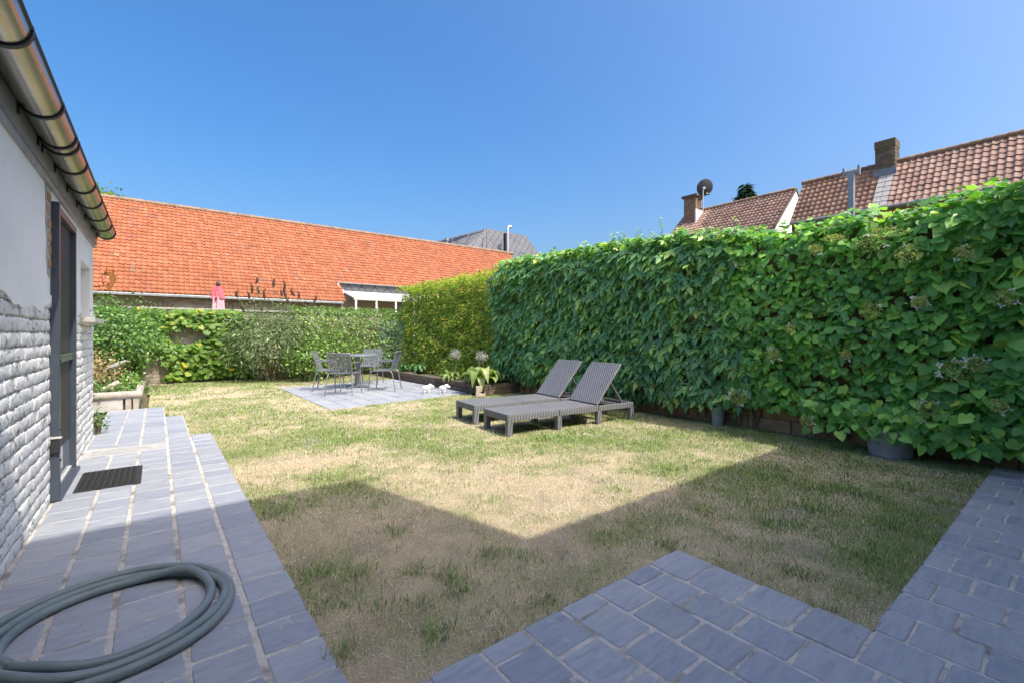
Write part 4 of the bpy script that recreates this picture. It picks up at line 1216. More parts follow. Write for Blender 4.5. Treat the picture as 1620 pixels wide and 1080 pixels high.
# ------------------------------------------------------------------ climbers on the right hand wall
def top_z(y):
    return np.interp(y, [-1.5, .3, .9, 1.3, 1.9, 2.3, 2.9, 4, 5.5, 8], [2.48, 2.47, 2.42, 2.37, 2.40, 2.33, 2.50, 2.60, 2.66, 2.70])
def front_x(y, z):
    zt = top_z(y)
    f = 5.92 - .12 * np.clip(z / zt, 0, 1) ** 2 + .10 * (fbm(y * 1.6, z * 1.6, 3, 3) - .5) * 2 + .05 * (fbm(y * 5, z * 5, 13, 2) - .5) * 2
    return f + .25 * np.clip((z - (zt - .22)) / .22, 0, 1) ** 2 + .05 * np.clip((.5 - z) / .5, 0, 1)
def climber_points(n, y0, y1, zlow, edge=None):
    y = U(y0, y1, n); z = zlow(y) + (top_z(y) + .04 - zlow(y)) * rng.random(n)
    dep = np.abs(rng.normal(0, .07, n))
    x = front_x(y, z) + dep - rng.random(n) * .03
    return np.stack([x, y, z], 1)
def low_ivy(y): return .22 + .16 * (fbm(y * 1.4, y * 0, 41, 3) - .3)
def low_hyd(y): return np.interp(y, [-1.5, 0, 1.2, 1.8, 2.4, 3.2], [.25, .16, .26, .22, .30, .34]) + .14 * (fbm(y * 2.3, y * 0, 43, 3) - .4)

def dress_creeper():
    root = empty('wall_creeper', (6.0, 5.2, 0)); root.location = (0, 0, 0)
    tag(root, 'dark green creeper with pointed hanging leaves covering the middle of the right wall', 'climbing plant')
    n = 4300
    P = climber_points(n, 2.55, 8.2, low_ivy)
    k = (P[:, 1] > 2.75 + .5 * (fbm(P[:, 2] * 1.3, P[:, 2] * 0, 8, 3) - .4)); P = P[k]; n = len(P)
    tilt = U(.35, 1.1, n)
    N = np.stack([-np.cos(tilt), rng.normal(0, .32, n), np.sin(tilt)], 1)
    TIP = np.stack([U(-.5, -.05, n), rng.normal(0, .42, n), -np.ones(n)], 1)
    S = U(.10, .20, n)
    # crown of upright growth, the sunlit top put into lighter leaf colours
    m = 1300; y = U(2.7, 8.1, m); x = U(5.82, 6.5, m)
    P2 = np.stack([x, y, top_z(y) + .02 + .10 * fbm(y * 2.2, x * 2, 66, 3) * np.sin((x - 5.75) * 3.4) + U(-.1, .06, m)], 1)
    N2 = np.stack([rng.normal(-.35, .5, m), rng.normal(0, .5, m), np.ones(m)], 1)
    T2 = np.stack([rng.normal(-.5, .6, m), rng.normal(0, .7, m), rng.normal(-.1, .35, m)], 1)
    S2 = U(.07, .15, m)
    P3, N3, T3, S3 = [], [], [], []; sh = MB()
    for kk in range(46):
        y0_ = random.uniform(2.8, 8.0); x0_ = random.uniform(5.9, 6.35); z0_ = float(top_z(np.array(y0_))); h_ = random.uniform(.06, .26) * (1.5 if kk % 9 == 0 else 1); lean_ = random.uniform(-.15, .15)
        sh.tube([(x0_, y0_, z0_ - .1), (x0_ - .02, y0_ + lean_ * .4, z0_ + h_ * .6), (x0_ - .06, y0_ + lean_, z0_ + h_)], [.004, .003, .0015], 5)
        for j in range(8):
            f = j / 7; a = j * 2.3 + kk
            P3.append((x0_ - .06 * f * f, y0_ + lean_ * f * f, z0_ + (h_ + .02) * f)); N3.append((-.4 + .4 * math.cos(a), .4 * math.sin(a), 1)); T3.append((math.cos(a), math.sin(a), -.25)); S3.append(random.uniform(.05, .11) * (1.15 - .5 * f))
    sh.build('shoot', M['greenstem'], root)
    r1 = rng.random(n) * .8; r2 = .45 + .55 * rng.random(m); r3 = .6 + .4 * rng.random(len(P3))
    foliage(root, 'ivy', np.concatenate([P, P2, np.array(P3)]), np.concatenate([N, N2, np.array(N3)]), np.concatenate([TIP, T2, np.array(T3)]), np.concatenate([S, S2, np.array(S3)]), M['ivy'], 300, rnd=np.concatenate([r1, r2, r3]))
    bb = MB()
    for kx_ in range(22):
        y = random.uniform(2.9, 8.0); pts = []
        for j in range(8): pts.append((6.09 + random.uniform(-.03, .0), y, .05 + j * .33)); y += random.uniform(-.12, .12)
        bb.tube(pts, [.014, .013, .012, .011, .01, .008, .007, .005], 5)
    bb.build('stem', M['stem'], root, True)
dress_creeper()

def flower_head(root, c, nrm, r, seed, bracts=5):
    """flat lacy cluster: tiny florets on a branching stalk, ringed by white bracts"""
    g = np.random.default_rng(seed); nrm = Vector(nrm).normalized()
    rot = nrm.to_track_quat('Z', 'Y').to_matrix(); Rn = np.array(rot)
    n = 170
    a = g.uniform(0, 6.283, n); q_ = np.sqrt(g.random(n)) * r
    loc = np.stack([q_ * np.cos(a), q_ * np.sin(a), .25 * r * (1 - (q_ / r) ** 2) + g.uniform(-.012, .012, n)], 1)
    P = loc @ Rn.T + np.array(c)
    o = bpy.data.objects.new('flower_head', leaf_mesh('flower_head', 'tri', P, g.normal(0, 1, (n, 3)) + np.array(nrm), g.normal(0, 1, (n, 3)), g.uniform(.013, .024, n), M['corymb']))
    link(o, root)
    bb = MB(); cc = Vector(c)
    for k in range(7):
        an = k * .9; e = cc + rot @ Vector((math.cos(an) * r * .6, math.sin(an) * r * .6, .08 * r))
        bb.tube([cc - nrm * .09, e], [.0025, .0015], 4)
    bb.tube([cc - nrm * .2, cc - nrm * .09], .003, 4)
    bb.build('stalk', M['greenstem'], o)
    if bracts:
        m = bracts * 3; P, N_, T_ = [], [], []
        for k in range(bracts):
            an = g.uniform(0, 6.283); cb_ = cc + rot @ Vector((math.cos(an) * r * 1.1, math.sin(an) * r * 1.1, -.01))
            for j in range(3):
                a2 = j * 2.1 + an
                P.append(cb_); N_.append(nrm + Vector((g.normal(0, .2), g.normal(0, .2), g.normal(0, .2)))); T_.append(rot @ Vector((math.cos(a2), math.sin(a2), 0)))
        w = bpy.data.objects.new('white_bracts', leaf_mesh('white_bracts', 'tri', np.array(P), np.array(N_), np.array(T_), g.uniform(.026, .040, m), M['bract'])); link(w, o)

def dress_hydrangea():
    root = empty('climbing_hydrangea', (0, 0, 0))
    tag(root, 'climbing hydrangea with round leaves and lacy flower heads nearest on the right wall', 'climbing plant')
    n = 6400
    P = climber_points(n, -1.5, 3.3, low_hyd)
    k = (P[:, 1] < 2.95 + .6 * (fbm(P[:, 2] * 1.3, P[:, 2] * 0, 8, 3) - .4)); P = P[k]; n = len(P)
    tilt = U(.15, 1.05, n)
    N = np.stack([-np.cos(tilt), rng.normal(0, .42, n), np.sin(tilt)], 1)
    TIP = np.stack([U(-.6, .1, n), rng.normal(0, .75, n), -np.ones(n)], 1)
    S = U(.055, .125, n) * np.where(P[:, 1] < 1.0, 1.12, .92)
    P[:, 0] -= .03
    e = 260; y = rng.normal(1.12, .34, e); P5 = np.stack([U(5.60, 5.85, e), y, U(.17, .5, e)], 1)
    P = np.concatenate([P, P5]); tl_ = U(.3, 1.1, e); N = np.concatenate([N, np.stack([-np.cos(tl_), rng.normal(-.2, .4, e), np.sin(tl_)], 1)])
    TIP = np.concatenate([TIP, np.stack([U(-.6, 0, e), rng.normal(0, .7, e), -np.ones(e)], 1)]); S = np.concatenate([S, U(.06, .11, e)]); n += e
    m = 1500; y = U(-1.4, 2.95, m); x = U(5.75, 6.45, m)
    P2 = np.stack([x, y, top_z(y) + .02 + .14 * fbm(y * 2.6, x * 2, 67, 3) * np.sin((x - 5.7) * 3.6) + U(-.12, .07, m)], 1)
    N2 = np.stack([rng.normal(-.35, .55, m), rng.normal(0, .55, m), np.ones(m)], 1)
    T2 = np.stack([rng.normal(-.5, .6, m), rng.normal(0, .7, m), rng.normal(-.1, .4, m)], 1)
    S2 = U(.045, .10, m)
    # upright shoots above the top
    sh = MB(); P3, N3, T3, S3 = [], [], [], []
    for (px, py, ln) in ((1600, 300, .34), (1575, 296, .40), (1540, 306, .34), (1500, 318, .25), (1450, 326, .2), (1415, 338, .16), (1330, 345, .14), (1290, 352, .12), (1618, 290, .3), (1245, 350, .1), (1480, 312, .22)):
        p = on_x(px, py, 6.0); b0 = p - Vector((0, 0, ln + .15)); k_ = random.uniform(-.12, .12)
        pts = [b0, b0.lerp(p, .5) + Vector((0, k_ * .3, 0)), p + Vector((-.04, k_, 0))]; sh.tube(pts, [.005, .004, .002], 5)
        for j in range(16):
            f = .25 + .75 * j / 15; c = b0.lerp(p, f); a = j * 2.4
            P3.append(c + Vector((math.cos(a) * .02, math.sin(a) * .02 + k_ * f * f, 0))); N3.append(Vector((math.cos(a) * -.3, math.sin(a) * -.3, 1))); T3.append(Vector((math.cos(a), math.sin(a), .1))); S3.append(random.uniform(.04, .085) * (1.2 - f * .5))
    sh.build('shoot', M['greenstem'], root)
    r = np.concatenate([rng.random(n) * .93, .4 + .57 * rng.random(m), .5 + .45 * rng.random(len(P3))])  # top leaves coloured lighter, standing in for sun on the crown
    foliage(root, 'heart', np.concatenate([P, P2, np.array(P3)]), np.concatenate([N, N2, np.array(N3)]), np.concatenate([TIP, T2, np.array(T3)]), np.concatenate([S, S2, np.array(S3)]), M['hydr'], 300, rnd=r,
            score=np.concatenate([np.where(P[:, 0] < front_x(P[:, 1], P[:, 2]) + .03, 1.0, .3), np.ones(m) * .6, np.ones(len(P3)) * .5]))
    bb = MB()
    for kk in range(20):
        y = random.uniform(-1.2, 2.9); pts = []
        for j in range(8): pts.append((6.09 + random.uniform(-.05, .0), y, .03 + j * .32)); y += random.uniform(-.12, .12)
        bb.tube(pts, [.016, .015, .013, .012, .01, .008, .007, .005], 5)
    bb.build('stem', M['stem'], root, True)
    for i, (px, py, r, nb) in enumerate(((1167, 627, .10, 5), (1223, 560, .08, 3), (1275, 665, .06, 2), (1513, 587, .11, 7), (1470, 650, .10, 4), (1377, 492, .09, 2), (1402, 368, .14, 2), (1375, 386, .12, 1), (1436, 402, .10, 1), (1320, 378, .10, 2),
                                          (1290, 395, .07, 1), (1545, 575, .07, 4), (1590, 470, .08, 3), (1455, 478, .06, 4), (1250, 520, .05, 1), (1525, 400, .08, 2), (1338, 560, .05, 1), (1580, 640, .06, 3))):
        p = on_x(px, py, 5.64); top = p.z > 2.15
        flower_head(root, p, (-.55, -.25, 1.0) if top else (-1, -.35, .55), r, 100 + i, nb)
dress_hydrangea()

# ------------------------------------------------------------------ hornbeam hedge, back hedge, shrubs
def clumpy(P, c, amt, scale): return P
def hornbeam():
    root = empty('hornbeam_hedge', (6.2, 11, 0)); root.location = (0, 0, 0)
    tag(root, 'clipped yellow green hornbeam hedge in the far right corner', 'hedge')
    n = 28000; y = U(7.95, 14.0, n); z = .12 + 2.58 * rng.random(n)
    dep = np.abs(rng.normal(0, .13, n)) + .35 * (rng.random(n) < .28)
    lump = .16 * (fbm(y * 2.2, z * 2.2, 21, 3) - .5) * 2 + .10 * (fbm(y * 6, z * 6, 23, 2) - .5) * 2
    x = 5.76 + .24 * z + lump + dep + .35 * np.clip((z - 2.4) / .35, 0, 1) ** 2
    P = np.stack([x, y, z], 1)
    N = np.stack([rng.normal(-.55, .5, n), rng.normal(-.35, .45, n), np.abs(rng.normal(1.0, .4, n))], 1)
    TIP = np.stack([rng.normal(-.8, .5, n), rng.normal(0, .8, n), rng.normal(-.45, .5, n)], 1)
    S = U(.05, .095, n)
    m = 5200; y = U(7.95, 14.0, m); x = U(6.1, 7.0, m)
    P2 = np.stack([x, y, 2.64 + .12 * fbm(y * 2, x * 2, 71, 3) + U(-.1, .06, m)], 1)
    N2 = np.stack([rng.normal(-.2, .6, m), rng.normal(0, .6, m), np.ones(m)], 1); T2 = rng.normal(0, 1, (m, 3)); S2 = U(.04, .075, m)
    # near end face
    e = 1800; z = .15 + 2.4 * rng.random(e); x = 5.8 + .24 * z + rng.random(e) * .9
    P4 = np.stack([x, 7.95 + U(-.08, .1, e), z], 1); N4 = np.stack([rng.normal(-.3, .5, e), rng.normal(-.6, .4, e), np.abs(rng.normal(.7, .4, e))], 1); T4 = rng.normal(0, 1, (e, 3)); T4[:, 2] -= .5; S4 = U(.045, .08, e)
    P3, S3 = [], []
    tw = MB()
    for k in range(16):
        yy = random.uniform(8.1, 12.8); xx = random.uniform(6.2, 6.7); h = random.uniform(.12, .35)
        tw.tube([(xx, yy, 2.5), (xx + random.uniform(-.05, .05), yy, 2.62 + h)], [.005, .002], 5)
        for j in range(14): P3.append((xx + random.uniform(-.03, .03), yy + random.uniform(-.03, .03), 2.6 + h * j / 13)); S3.append(random.uniform(.03, .055))
    for k in range(60):
        yy = random.uniform(8, 14); tw.tube([(6.5, yy, 0), (6.45, yy + random.uniform(-.2, .2), 1.2), (6.4, yy + random.uniform(-.3, .3), 2.5)], [.02, .014, .006], 5)
    tw.build('twigs', M['stem'], root)['kind'] = 'stuff'
    k3 = len(P3)
    foliage(root, 'small', np.concatenate([P, P2, P4, np.array(P3)]), np.concatenate([N, N2, N4, rng.normal(0, 1, (k3, 3)) + np.array([0, 0, .6])]), np.concatenate([TIP, T2, T4, rng.normal(0, 1, (k3, 3))]),
            np.concatenate([S, S2, S4, np.array(S3)]), M['horn'])
hornbeam()

def back_hedge():
    root = empty('evergreen_hedge', (0, 0, 0))
    tag(root, 'glossy evergreen hedge behind the dining set along the back wall', 'hedge')
    n = 6500; x = U(2.95, 6.5, n); z = .15 + 1.78 * rng.random(n) ** .85
    lump = .22 * (fbm(x * 2, z * 2, 25, 3) - .5) * 2
    y = 13.55 + lump + np.abs(rng.normal(0, .12, n)) + .12 * np.clip((z - 1.6) / .35, 0, 1)
    P = np.stack([x, y, z], 1)
    N = np.stack([rng.normal(0, .5, n), rng.normal(-.7, .4, n), np.abs(rng.normal(.7, .4, n))], 1)
    T = np.stack([rng.normal(0, .8, n), rng.normal(-.6, .5, n), rng.normal(-.3, .5, n)], 1); S = U(.05, .09, n)
    m = 1500; x = U(2.95, 6.5, m); yy = U(13.55, 14.5, m)
    P2 = np.stack([x, yy, 1.92 + .1 * fbm(x * 3, yy * 3, 4, 3) + U(-.12, .06, m)], 1)
    N2 = rng.normal(0, .6, (m, 3)); N2[:, 2] = 1; T2 = rng.normal(0, 1, (m, 3)); S2 = U(.045, .08, m)
    foliage(root, 'small', np.concatenate([P, P2]), np.concatenate([N, N2]), np.concatenate([T, T2]), np.concatenate([S, S2]), M['laurel'])
    tw = MB()
    for k in range(34):
        xx = random.uniform(3, 6.4); tw.tube([(xx, 14.0, 0), (xx + random.uniform(-.2, .2), 13.9, 1.0), (xx + random.uniform(-.3, .3), 13.95, 1.85)], [.016, .011, .004], 5)
    tw.build('twigs', M['stem'], root)['kind'] = 'stuff'
back_hedge()

def bush(name, label, cat, c, rad, n, kind, size, mat, parent_stems=8, upb=.5, clumps=60, flat=1.0, stemmat='stem', base=0.0):
    root = empty(name, (c[0], c[1], base)); root.location = (0, 0, 0); tag(root, label, cat)
    C = np.array(c); Rd = np.array(rad)
    d = norm(rng.normal(0, 1, (clumps, 3))); d[:, 2] = np.abs(d[:, 2]) * np.where(rng.random(clumps) < .25, -.8, 1)
    cc = C + d * Rd * U(.55, 1.0, clumps)[:, None]
    w = rng.integers(0, clumps, n)
    spread = Rd.mean() * .27
    P = cc[w] + rng.normal(0, spread, (n, 3)) * np.array([1, 1, .8])
    P[:, 2] = np.maximum(P[:, 2], base + .03)
    out = norm(P - C)
    N = out * .6 + rng.normal(0, .45, (n, 3)); N[:, 2] += upb
    T = out * .7 + rng.normal(0, .6, (n, 3)); T[:, 2] -= .25
    foliage(root, kind, P, N, T, U(size * .7, size * 1.25, n), mat)
    tw = MB()
    for k in range(parent_stems):
        e = cc[k % clumps]; b0 = Vector((c[0] + random.uniform(-.12, .12) * rad[0], c[1] + random.uniform(-.12, .12) * rad[1], base))
        ev = Vector(e.tolist()); tw.tube([b0, b0.lerp(ev, .5) + Vector((0, 0, .1 * rad[2])), ev], [.02, .012, .004], 5)
    tw.build('stem', M[stemmat], root, True)
    return root
bush('rounded_shrub', 'dense dark green rounded shrub beside the white annex corner', 'shrub', (-.78, 12.9, .98), (.95, .9, .95), 5200, 'small', .075, M['shrub'], 14, .5, 90)
bush('broadleaf_shrub', 'pale leafy shrub low beside the patio between buddleia and hedge', 'shrub', (3.15, 12.75, .45), (.55, .5, .5), 1500, 'small', .075, M['laurel'], 8, .5, 40)
bush('leafy_shrub', 'light green shrub standing behind the left dining chair', 'shrub', (3.75, 13.2, .75), (.75, .5, .8), 2300, 'small', .07, M['laurel'], 10, .5, 60)

def buddleia():
    c = (2.35, 13.45, .93)
    root = bush('buddleia_bush', 'grey green buddleia bush with dark spent flower spikes', 'shrub', c, (.95, .75, .92), 5200, 'narrow', .12, M['budd'], 16, .45, 90)
    tips = [(404, 437, 446), (435, 440, 452), (447, 443, 458), (396, 447, 462), (450, 452, 470), (421, 456, 470), (378, 459, 468), (443, 458, 466), (462, 455, 466), (471, 460, 470), (390, 461, 470), (457, 470, 480), (384, 478, 490), (415, 482, 492), (484, 476, 484), (500, 466, 476), (410, 452, 462)]
    P, N, T, S = [], [], [], []
    for i, (px, y1, y0) in enumerate(tips):
        a = on_y(px, y1, 13.4 + random.uniform(-.3, .3)); yv = a.y
        e = on_y(px + random.uniform(-4, 4), y0 + 3, yv)
        st = Vector((c[0] + (a.x - c[0]) * .3, yv, 1.1))
        bb = MB(); mid = e.lerp(st, .5) + Vector((0, 0, .12)); bb.tube([st, mid, e], [.009, .006, .003], 5); s_ = bb.build('flower_stem', M['greenstem'], root, True)
        bb = MB(); dd = (a - e); sd = Vector((dd.z, 0, -dd.x)).normalized() * random.uniform(-.05, .05)
        bb.tube([e, e.lerp(a, .3) + sd * .6, e.lerp(a, .65) + sd, a], [.016, .034, .028, .006], 8); bb.build('spent_spike', M['seed'], s_, True)
        for j in range(22):
            f = random.random(); q_ = st.lerp(mid, f * 2) if f < .5 else mid.lerp(e, f * 2 - 1)
            an = random.uniform(0, 6.28); P.append(q_); N.append((math.cos(an) * .3, math.sin(an) * .3, 1)); T.append((math.cos(an), math.sin(an), .15)); S.append(random.uniform(.06, .13))
    foliage(root, 'narrow', np.array(P), np.array(N), np.array(T), np.array(S), M['budd'], name='stem_foliage')
buddleia()

def grape():
    root = empty('grape_vine', (.8, 14.3, 0)); root.location = (0, 0, 0)
    tag(root, 'bright green grape vine trained over the beige back wall', 'climbing plant')
    n = 3600; x = U(-1.1, 2.1, n); z = .12 + 1.74 * rng.random(n)
    f = fbm(x * 1.9 + 5, z * 1.9, 81, 3)
    hole = np.exp(-(((x - .62) / .40) ** 2 + ((z - 1.22) / .16) ** 2)) + .7 * np.exp(-(((x + .15) / .30) ** 2 + ((z - .2) / .36) ** 2)) + .9 * np.exp(-(((x - 1.95) / .3) ** 2 + ((z - 1.75) / .3) ** 2))
    band = .5 * np.exp(-((z - 1.66) / .2) ** 2) + .6 * np.exp(-(((x - .85) / .42) ** 2 + ((z - .5) / .36) ** 2))
    k = (f + band - hole) > .31; x, z = x[k], z[k]; n = len(x)
    y = BACK_Y - .06 - np.abs(rng.normal(0, .10, n)) - .1 * fbm(x * 3, z * 3, 9, 2)
    P = np.stack([x, y, z], 1); tilt = U(.3, 1.1, n)
    N = np.stack([rng.normal(0, .4, n), -np.cos(tilt), np.sin(tilt)], 1)
    T = np.stack([rng.normal(0, .7, n), U(-.6, 0, n), -np.ones(n)], 1)
    foliage(root, 'grape', P, N, T, U(.08, .16, n), M['grape'], 300)
    bb = MB()
    for (pts) in ([(1.35, 14.2, 0), (1.3, 14.3, .8), (1.1, 14.33, 1.7), (.4, 14.32, 1.78), (-.6, 14.32, 1.8)], [(.75, 14.25, 0), (.8, 14.3, .6), (.6, 14.32, .9), (.1, 14.32, 1.25)], [(1.3, 14.3, .8), (1.7, 14.3, 1.1), (1.9, 14.3, 1.6)]):
        bb.tube(pts, [.022, .02, .015, .012, .008][:len(pts)], 6)
    bb.build('vine_stem', M['stem'], root, True)
grape()

# ------------------------------------------------------------------ raised bed and its plants on the right
bed = empty('raised_bed', (0, 0, 0)); tag(bed, 'dark timber edged raised bed below the hornbeam hedge', 'raised bed')
ex0 = 5.14
for k in range(2):
    for (a, c) in (((ex0 + .0, 7.42, 0), (ex0 + .03, 9.5, 0)), ((ex0 + .03, 9.51, 0), (ex0 + .08, 11.4, 0)), ((ex0 + .08, 11.41, 0), (ex0 + .13, 13.2, 0)), ((ex0 + .06, 7.47, 0), (6.1, 7.6, 0))):
        bb = MB(); z = .055 + k * .105
        bb.bar((a[0], a[1], z), (c[0], c[1], z), .10, .10); bb.build('sleeper', M['wood'], bed, bevel=.01)
bb = MB(); bb.add([(ex0 + .02, 7.5, .15), (6.1, 7.62, .15), (6.9, 13.4, .15), (ex0 + .1, 13.4, .15)], [(0, 1, 2, 3)]); bb.build('soil', M['soil'], bed)

def hosta(loc, r, n, mat, label, name='hosta_plant', flowers=0, fh=.5, size=.2, small=False):
    root = empty(name, loc); tag(root, label, 'plant')
    me_v = []
    for v in range(4):
        L, W = 1.0, (.40, .46, .36, .42)[v]; vs, fs = [], []
        m = 7
        for i in range(m):
            f = i / (m - 1); w = W * math.sin(math.pi * min(1, f * .92 + .08)) ** .8 * (1 - f * .25) if i < m - 1 else .004
            yv = math.sin(f * 1.5) * .75; zv = .62 * math.sin(f * (2.2 + .2 * v)) - .25 * f * f
            for u in (-1, 0, 1): vs.append((u * w / 2, yv, zv + (.06 * abs(u))))
        for i in range(m - 1):
            for u in (0, 1): fs += [(i * 3 + u, i * 3 + u + 1, i * 3 + u + 4, i * 3 + u + 3)]
        t_ = MB(); t_.add(vs, fs, 0.0); me = t_.mesh('leaf', mat, True)
        me.attributes.new('luv', 'FLOAT_VECTOR', 'POINT').data.foreach_set('vector', np.array([(x_ * .6, i // 3 / 6, 0) for i, (x_, _, _) in enumerate(vs)], dtype=np.float32).ravel())
        me_v.append(me)
    for k in range(n):
        o = bpy.data.objects.new('leaf', random.choice(me_v)); a = k * 2.399; s = r * random.uniform(.75, 1.15) * (.65 + .35 * ((k % 5) / 4))
        o.scale = (s, s, s * random.uniform(.7, 1.2)); o.rotation_euler = (random.uniform(-.25, .3), random.uniform(-.2, .2), a); o.location = (random.uniform(-.05, .05), random.uniform(-.05, .05), 0)
        link(o, root)
    for k in range(flowers):
        px_, py_ = random.uniform(-.1, .1), random.uniform(-.1, .1)
        bb = MB(); bb.tube([(px_ * .4, py_ * .4, .1), (px_ * .8, py_ * .8, fh * .6), (px_, py_, fh)], [.006, .005, .004], 5); st = bb.build('flower_stalk', M['greenstem'], root, True)
        m = 120; P = rng.normal(0, 1, (m, 3)) * np.array([.04, .04, .05]) + np.array([px_, py_, fh])
        o = bpy.data.objects.new('blossom', leaf_mesh('blossom', 'tri', P, rng.normal(0, 1, (m, 3)), rng.normal(0, 1, (m, 3)) + np.array([0, 0, -.5]), U(.016, .034, m), M['lilac'])); link(o, st)
    return root
def gp(px, py, z): 
    p = ground(px, py, z); return (p.x, p.y, z)
hosta((5.30, 7.80, .15), .60, 40, M['hosta'], 'big pale green hosta clump with lilac blossom by the bed corner', flowers=3, fh=.62)
hosta((5.27, 8.95, .15), .38, 30, M['hosta'], 'smaller cream edged hosta clump spilling over the bed edge', flowers=3, fh=.62)
hosta((5.72, 8.5, .15), .42, 22, M['hosta_dark'], 'dark broad leaved plant between the two hostas', 'broadleaf_plant')
hosta((5.78, 7.85, .15), .40, 24, M['hosta_dark'], 'dark leafy plant tucked behind the big hosta', 'broadleaf_plant')
hosta((5.62, 11.3, .15), .40, 20, M['hosta_dark'], 'dark leafy plant at the far end of the raised bed', 'broadleaf_plant')
hosta((5.55, 12.2, .15), .36, 18, M['hosta_dark'], 'low dark plant beside the wire cage', 'broadleaf_plant')

# wire cage in the corner
cg = empty('wire_cage', (5.45, 12.75, .15)); tag(cg, 'green wire mesh plant cage in the far corner by the hedge', 'wire cage')
bb = MB(); hw, hz = .27, 1.42
for k in range(7):
    z = .05 + k * (hz - .05) / 6
    bb.tube([(-hw, -hw, z), (hw, -hw, z), (hw, hw, z), (-hw, hw, z)], .0045, 5, closed=True)
bb.build('ring', M['greenwire'], cg)
bb = MB()
for s in range(4):
    for k in range(5):
        f = -hw + 2 * hw * k / 5; x, y = ((f, -hw), (hw, f), (-f, hw), (-hw, -f))[s]
        bb.tube([(x, y, 0), (x, y, hz)], .004, 5)
bb.build('upright', M['greenwire'], cg)

# ------------------------------------------------------------------ planter box at the end of the path
pb = empty('planter_box', (0, 0, 0)); tag(pb, 'grey timber planter box with rounded log rim at the end of the path', 'planter')
X0, X1, Y0, Y1 = -1.75, -.24, 9.64, 11.75
bb = MB(); bb.bx(X0, X1 - .2, Y0, Y0 + .05, -.02, .2); bb.build('front_panel', M['concrete'], pb, bevel=.004)
bb = MB(); bb.bx(X1 - .05, X1, Y0 + .12, Y1, -.02, .2); bb.build('side_panel', M['concrete'], pb, bevel=.004)
for xx in (X1 - .17, X1 - .075):
    bb = MB(); bb.bx(xx, xx + .075, Y0 - .005, Y0 + .07, -.02, .2); bb.build('corner_post', M['greywood'], pb, bevel=.008)
bb = MB(); bb.tube([(X0, Y0 + .02, .235), (X1 + .04, Y0 + .02, .235)], .062, 14); bb.build('rim_log', M['greywood'], pb, True)
bb = MB(); bb.tube([(X1 - .01, Y0 + .09, .235), (X1 - .01, Y1, .235)], .062, 14); bb.build('rim_log', M['greywood'], pb, True)
bb = MB(); bb.bx(X0, X1 - .06, Y0 + .06, Y1, -.02, .17); bb.build('soil', M['soil'], pb)
bush('faded_hydrangea', 'shrub with faded straw coloured flower heads in the planter box', 'shrub', (-.95, 10.8, .50), (.42, .5, .38), 1500, 'small', .055, M['dryleaf'], 8, .5, 50, base=.17)
bush('planter_greenery', 'low green ground plants along the front of the planter box', 'plant', (-.85, 10.1, .24), (.6, .38, .14), 1400, 'small', .05, M['shrub'], 4, .7, 50, stemmat='greenstem', base=.17)
bush('planter_leafy_plant', 'small blue green plant in the planter box corner', 'plant', (-.42, 10.9, .28), (.2, .5, .17), 600, 'small', .055, M['laurel'], 4, .7, 30, stemmat='greenstem', base=.17)
# heron-like bird on a stake and a split log in the planter
bd = empty('bird_ornament', (-.60, 10.75, .17)); tag(bd, 'small grey bird ornament perched on a stake in the planter', 'ornament')
bb = MB(); bb.tube([(-.15, .02, .40), (-.06, .0, .455), (.03, 0, .50), (.10, -.01, .545), (.15, -.02, .565)], [.006, .036, .045, .03, .022], 10); bb.build('body', M['stone'], bd, True)
bb = MB(); bb.tube([(.16, -.02, .566), (.215, -.03, .562)], [.012, .003], 6); bb.build('beak', M['sandstone'], bd)
bb = MB(); bb.tube([(.0, 0, 0), (.0, 0, .47)], .011, 6); bb.build('stake', M['greywood'], bd)
lg = empty('split_log', (-.66, 10.35, .17)); tag(lg, 'pale split log leaning among the planter greenery', 'log')
bb = MB(); bb.tube([(-.16, -.02, .05), (-.02, .0, .13), (.14, .03, .22)], [.035, .05, .045], 8); bb.build('log', M['sandstone'], lg, True)
bush('wall_weed', 'small dark weed growing at the foot of the annex corner', 'weed', (-.56, 7.42, .14), (.08, .1, .15), 260, 'small', .03, M['shrub'], 4, .5, 20)

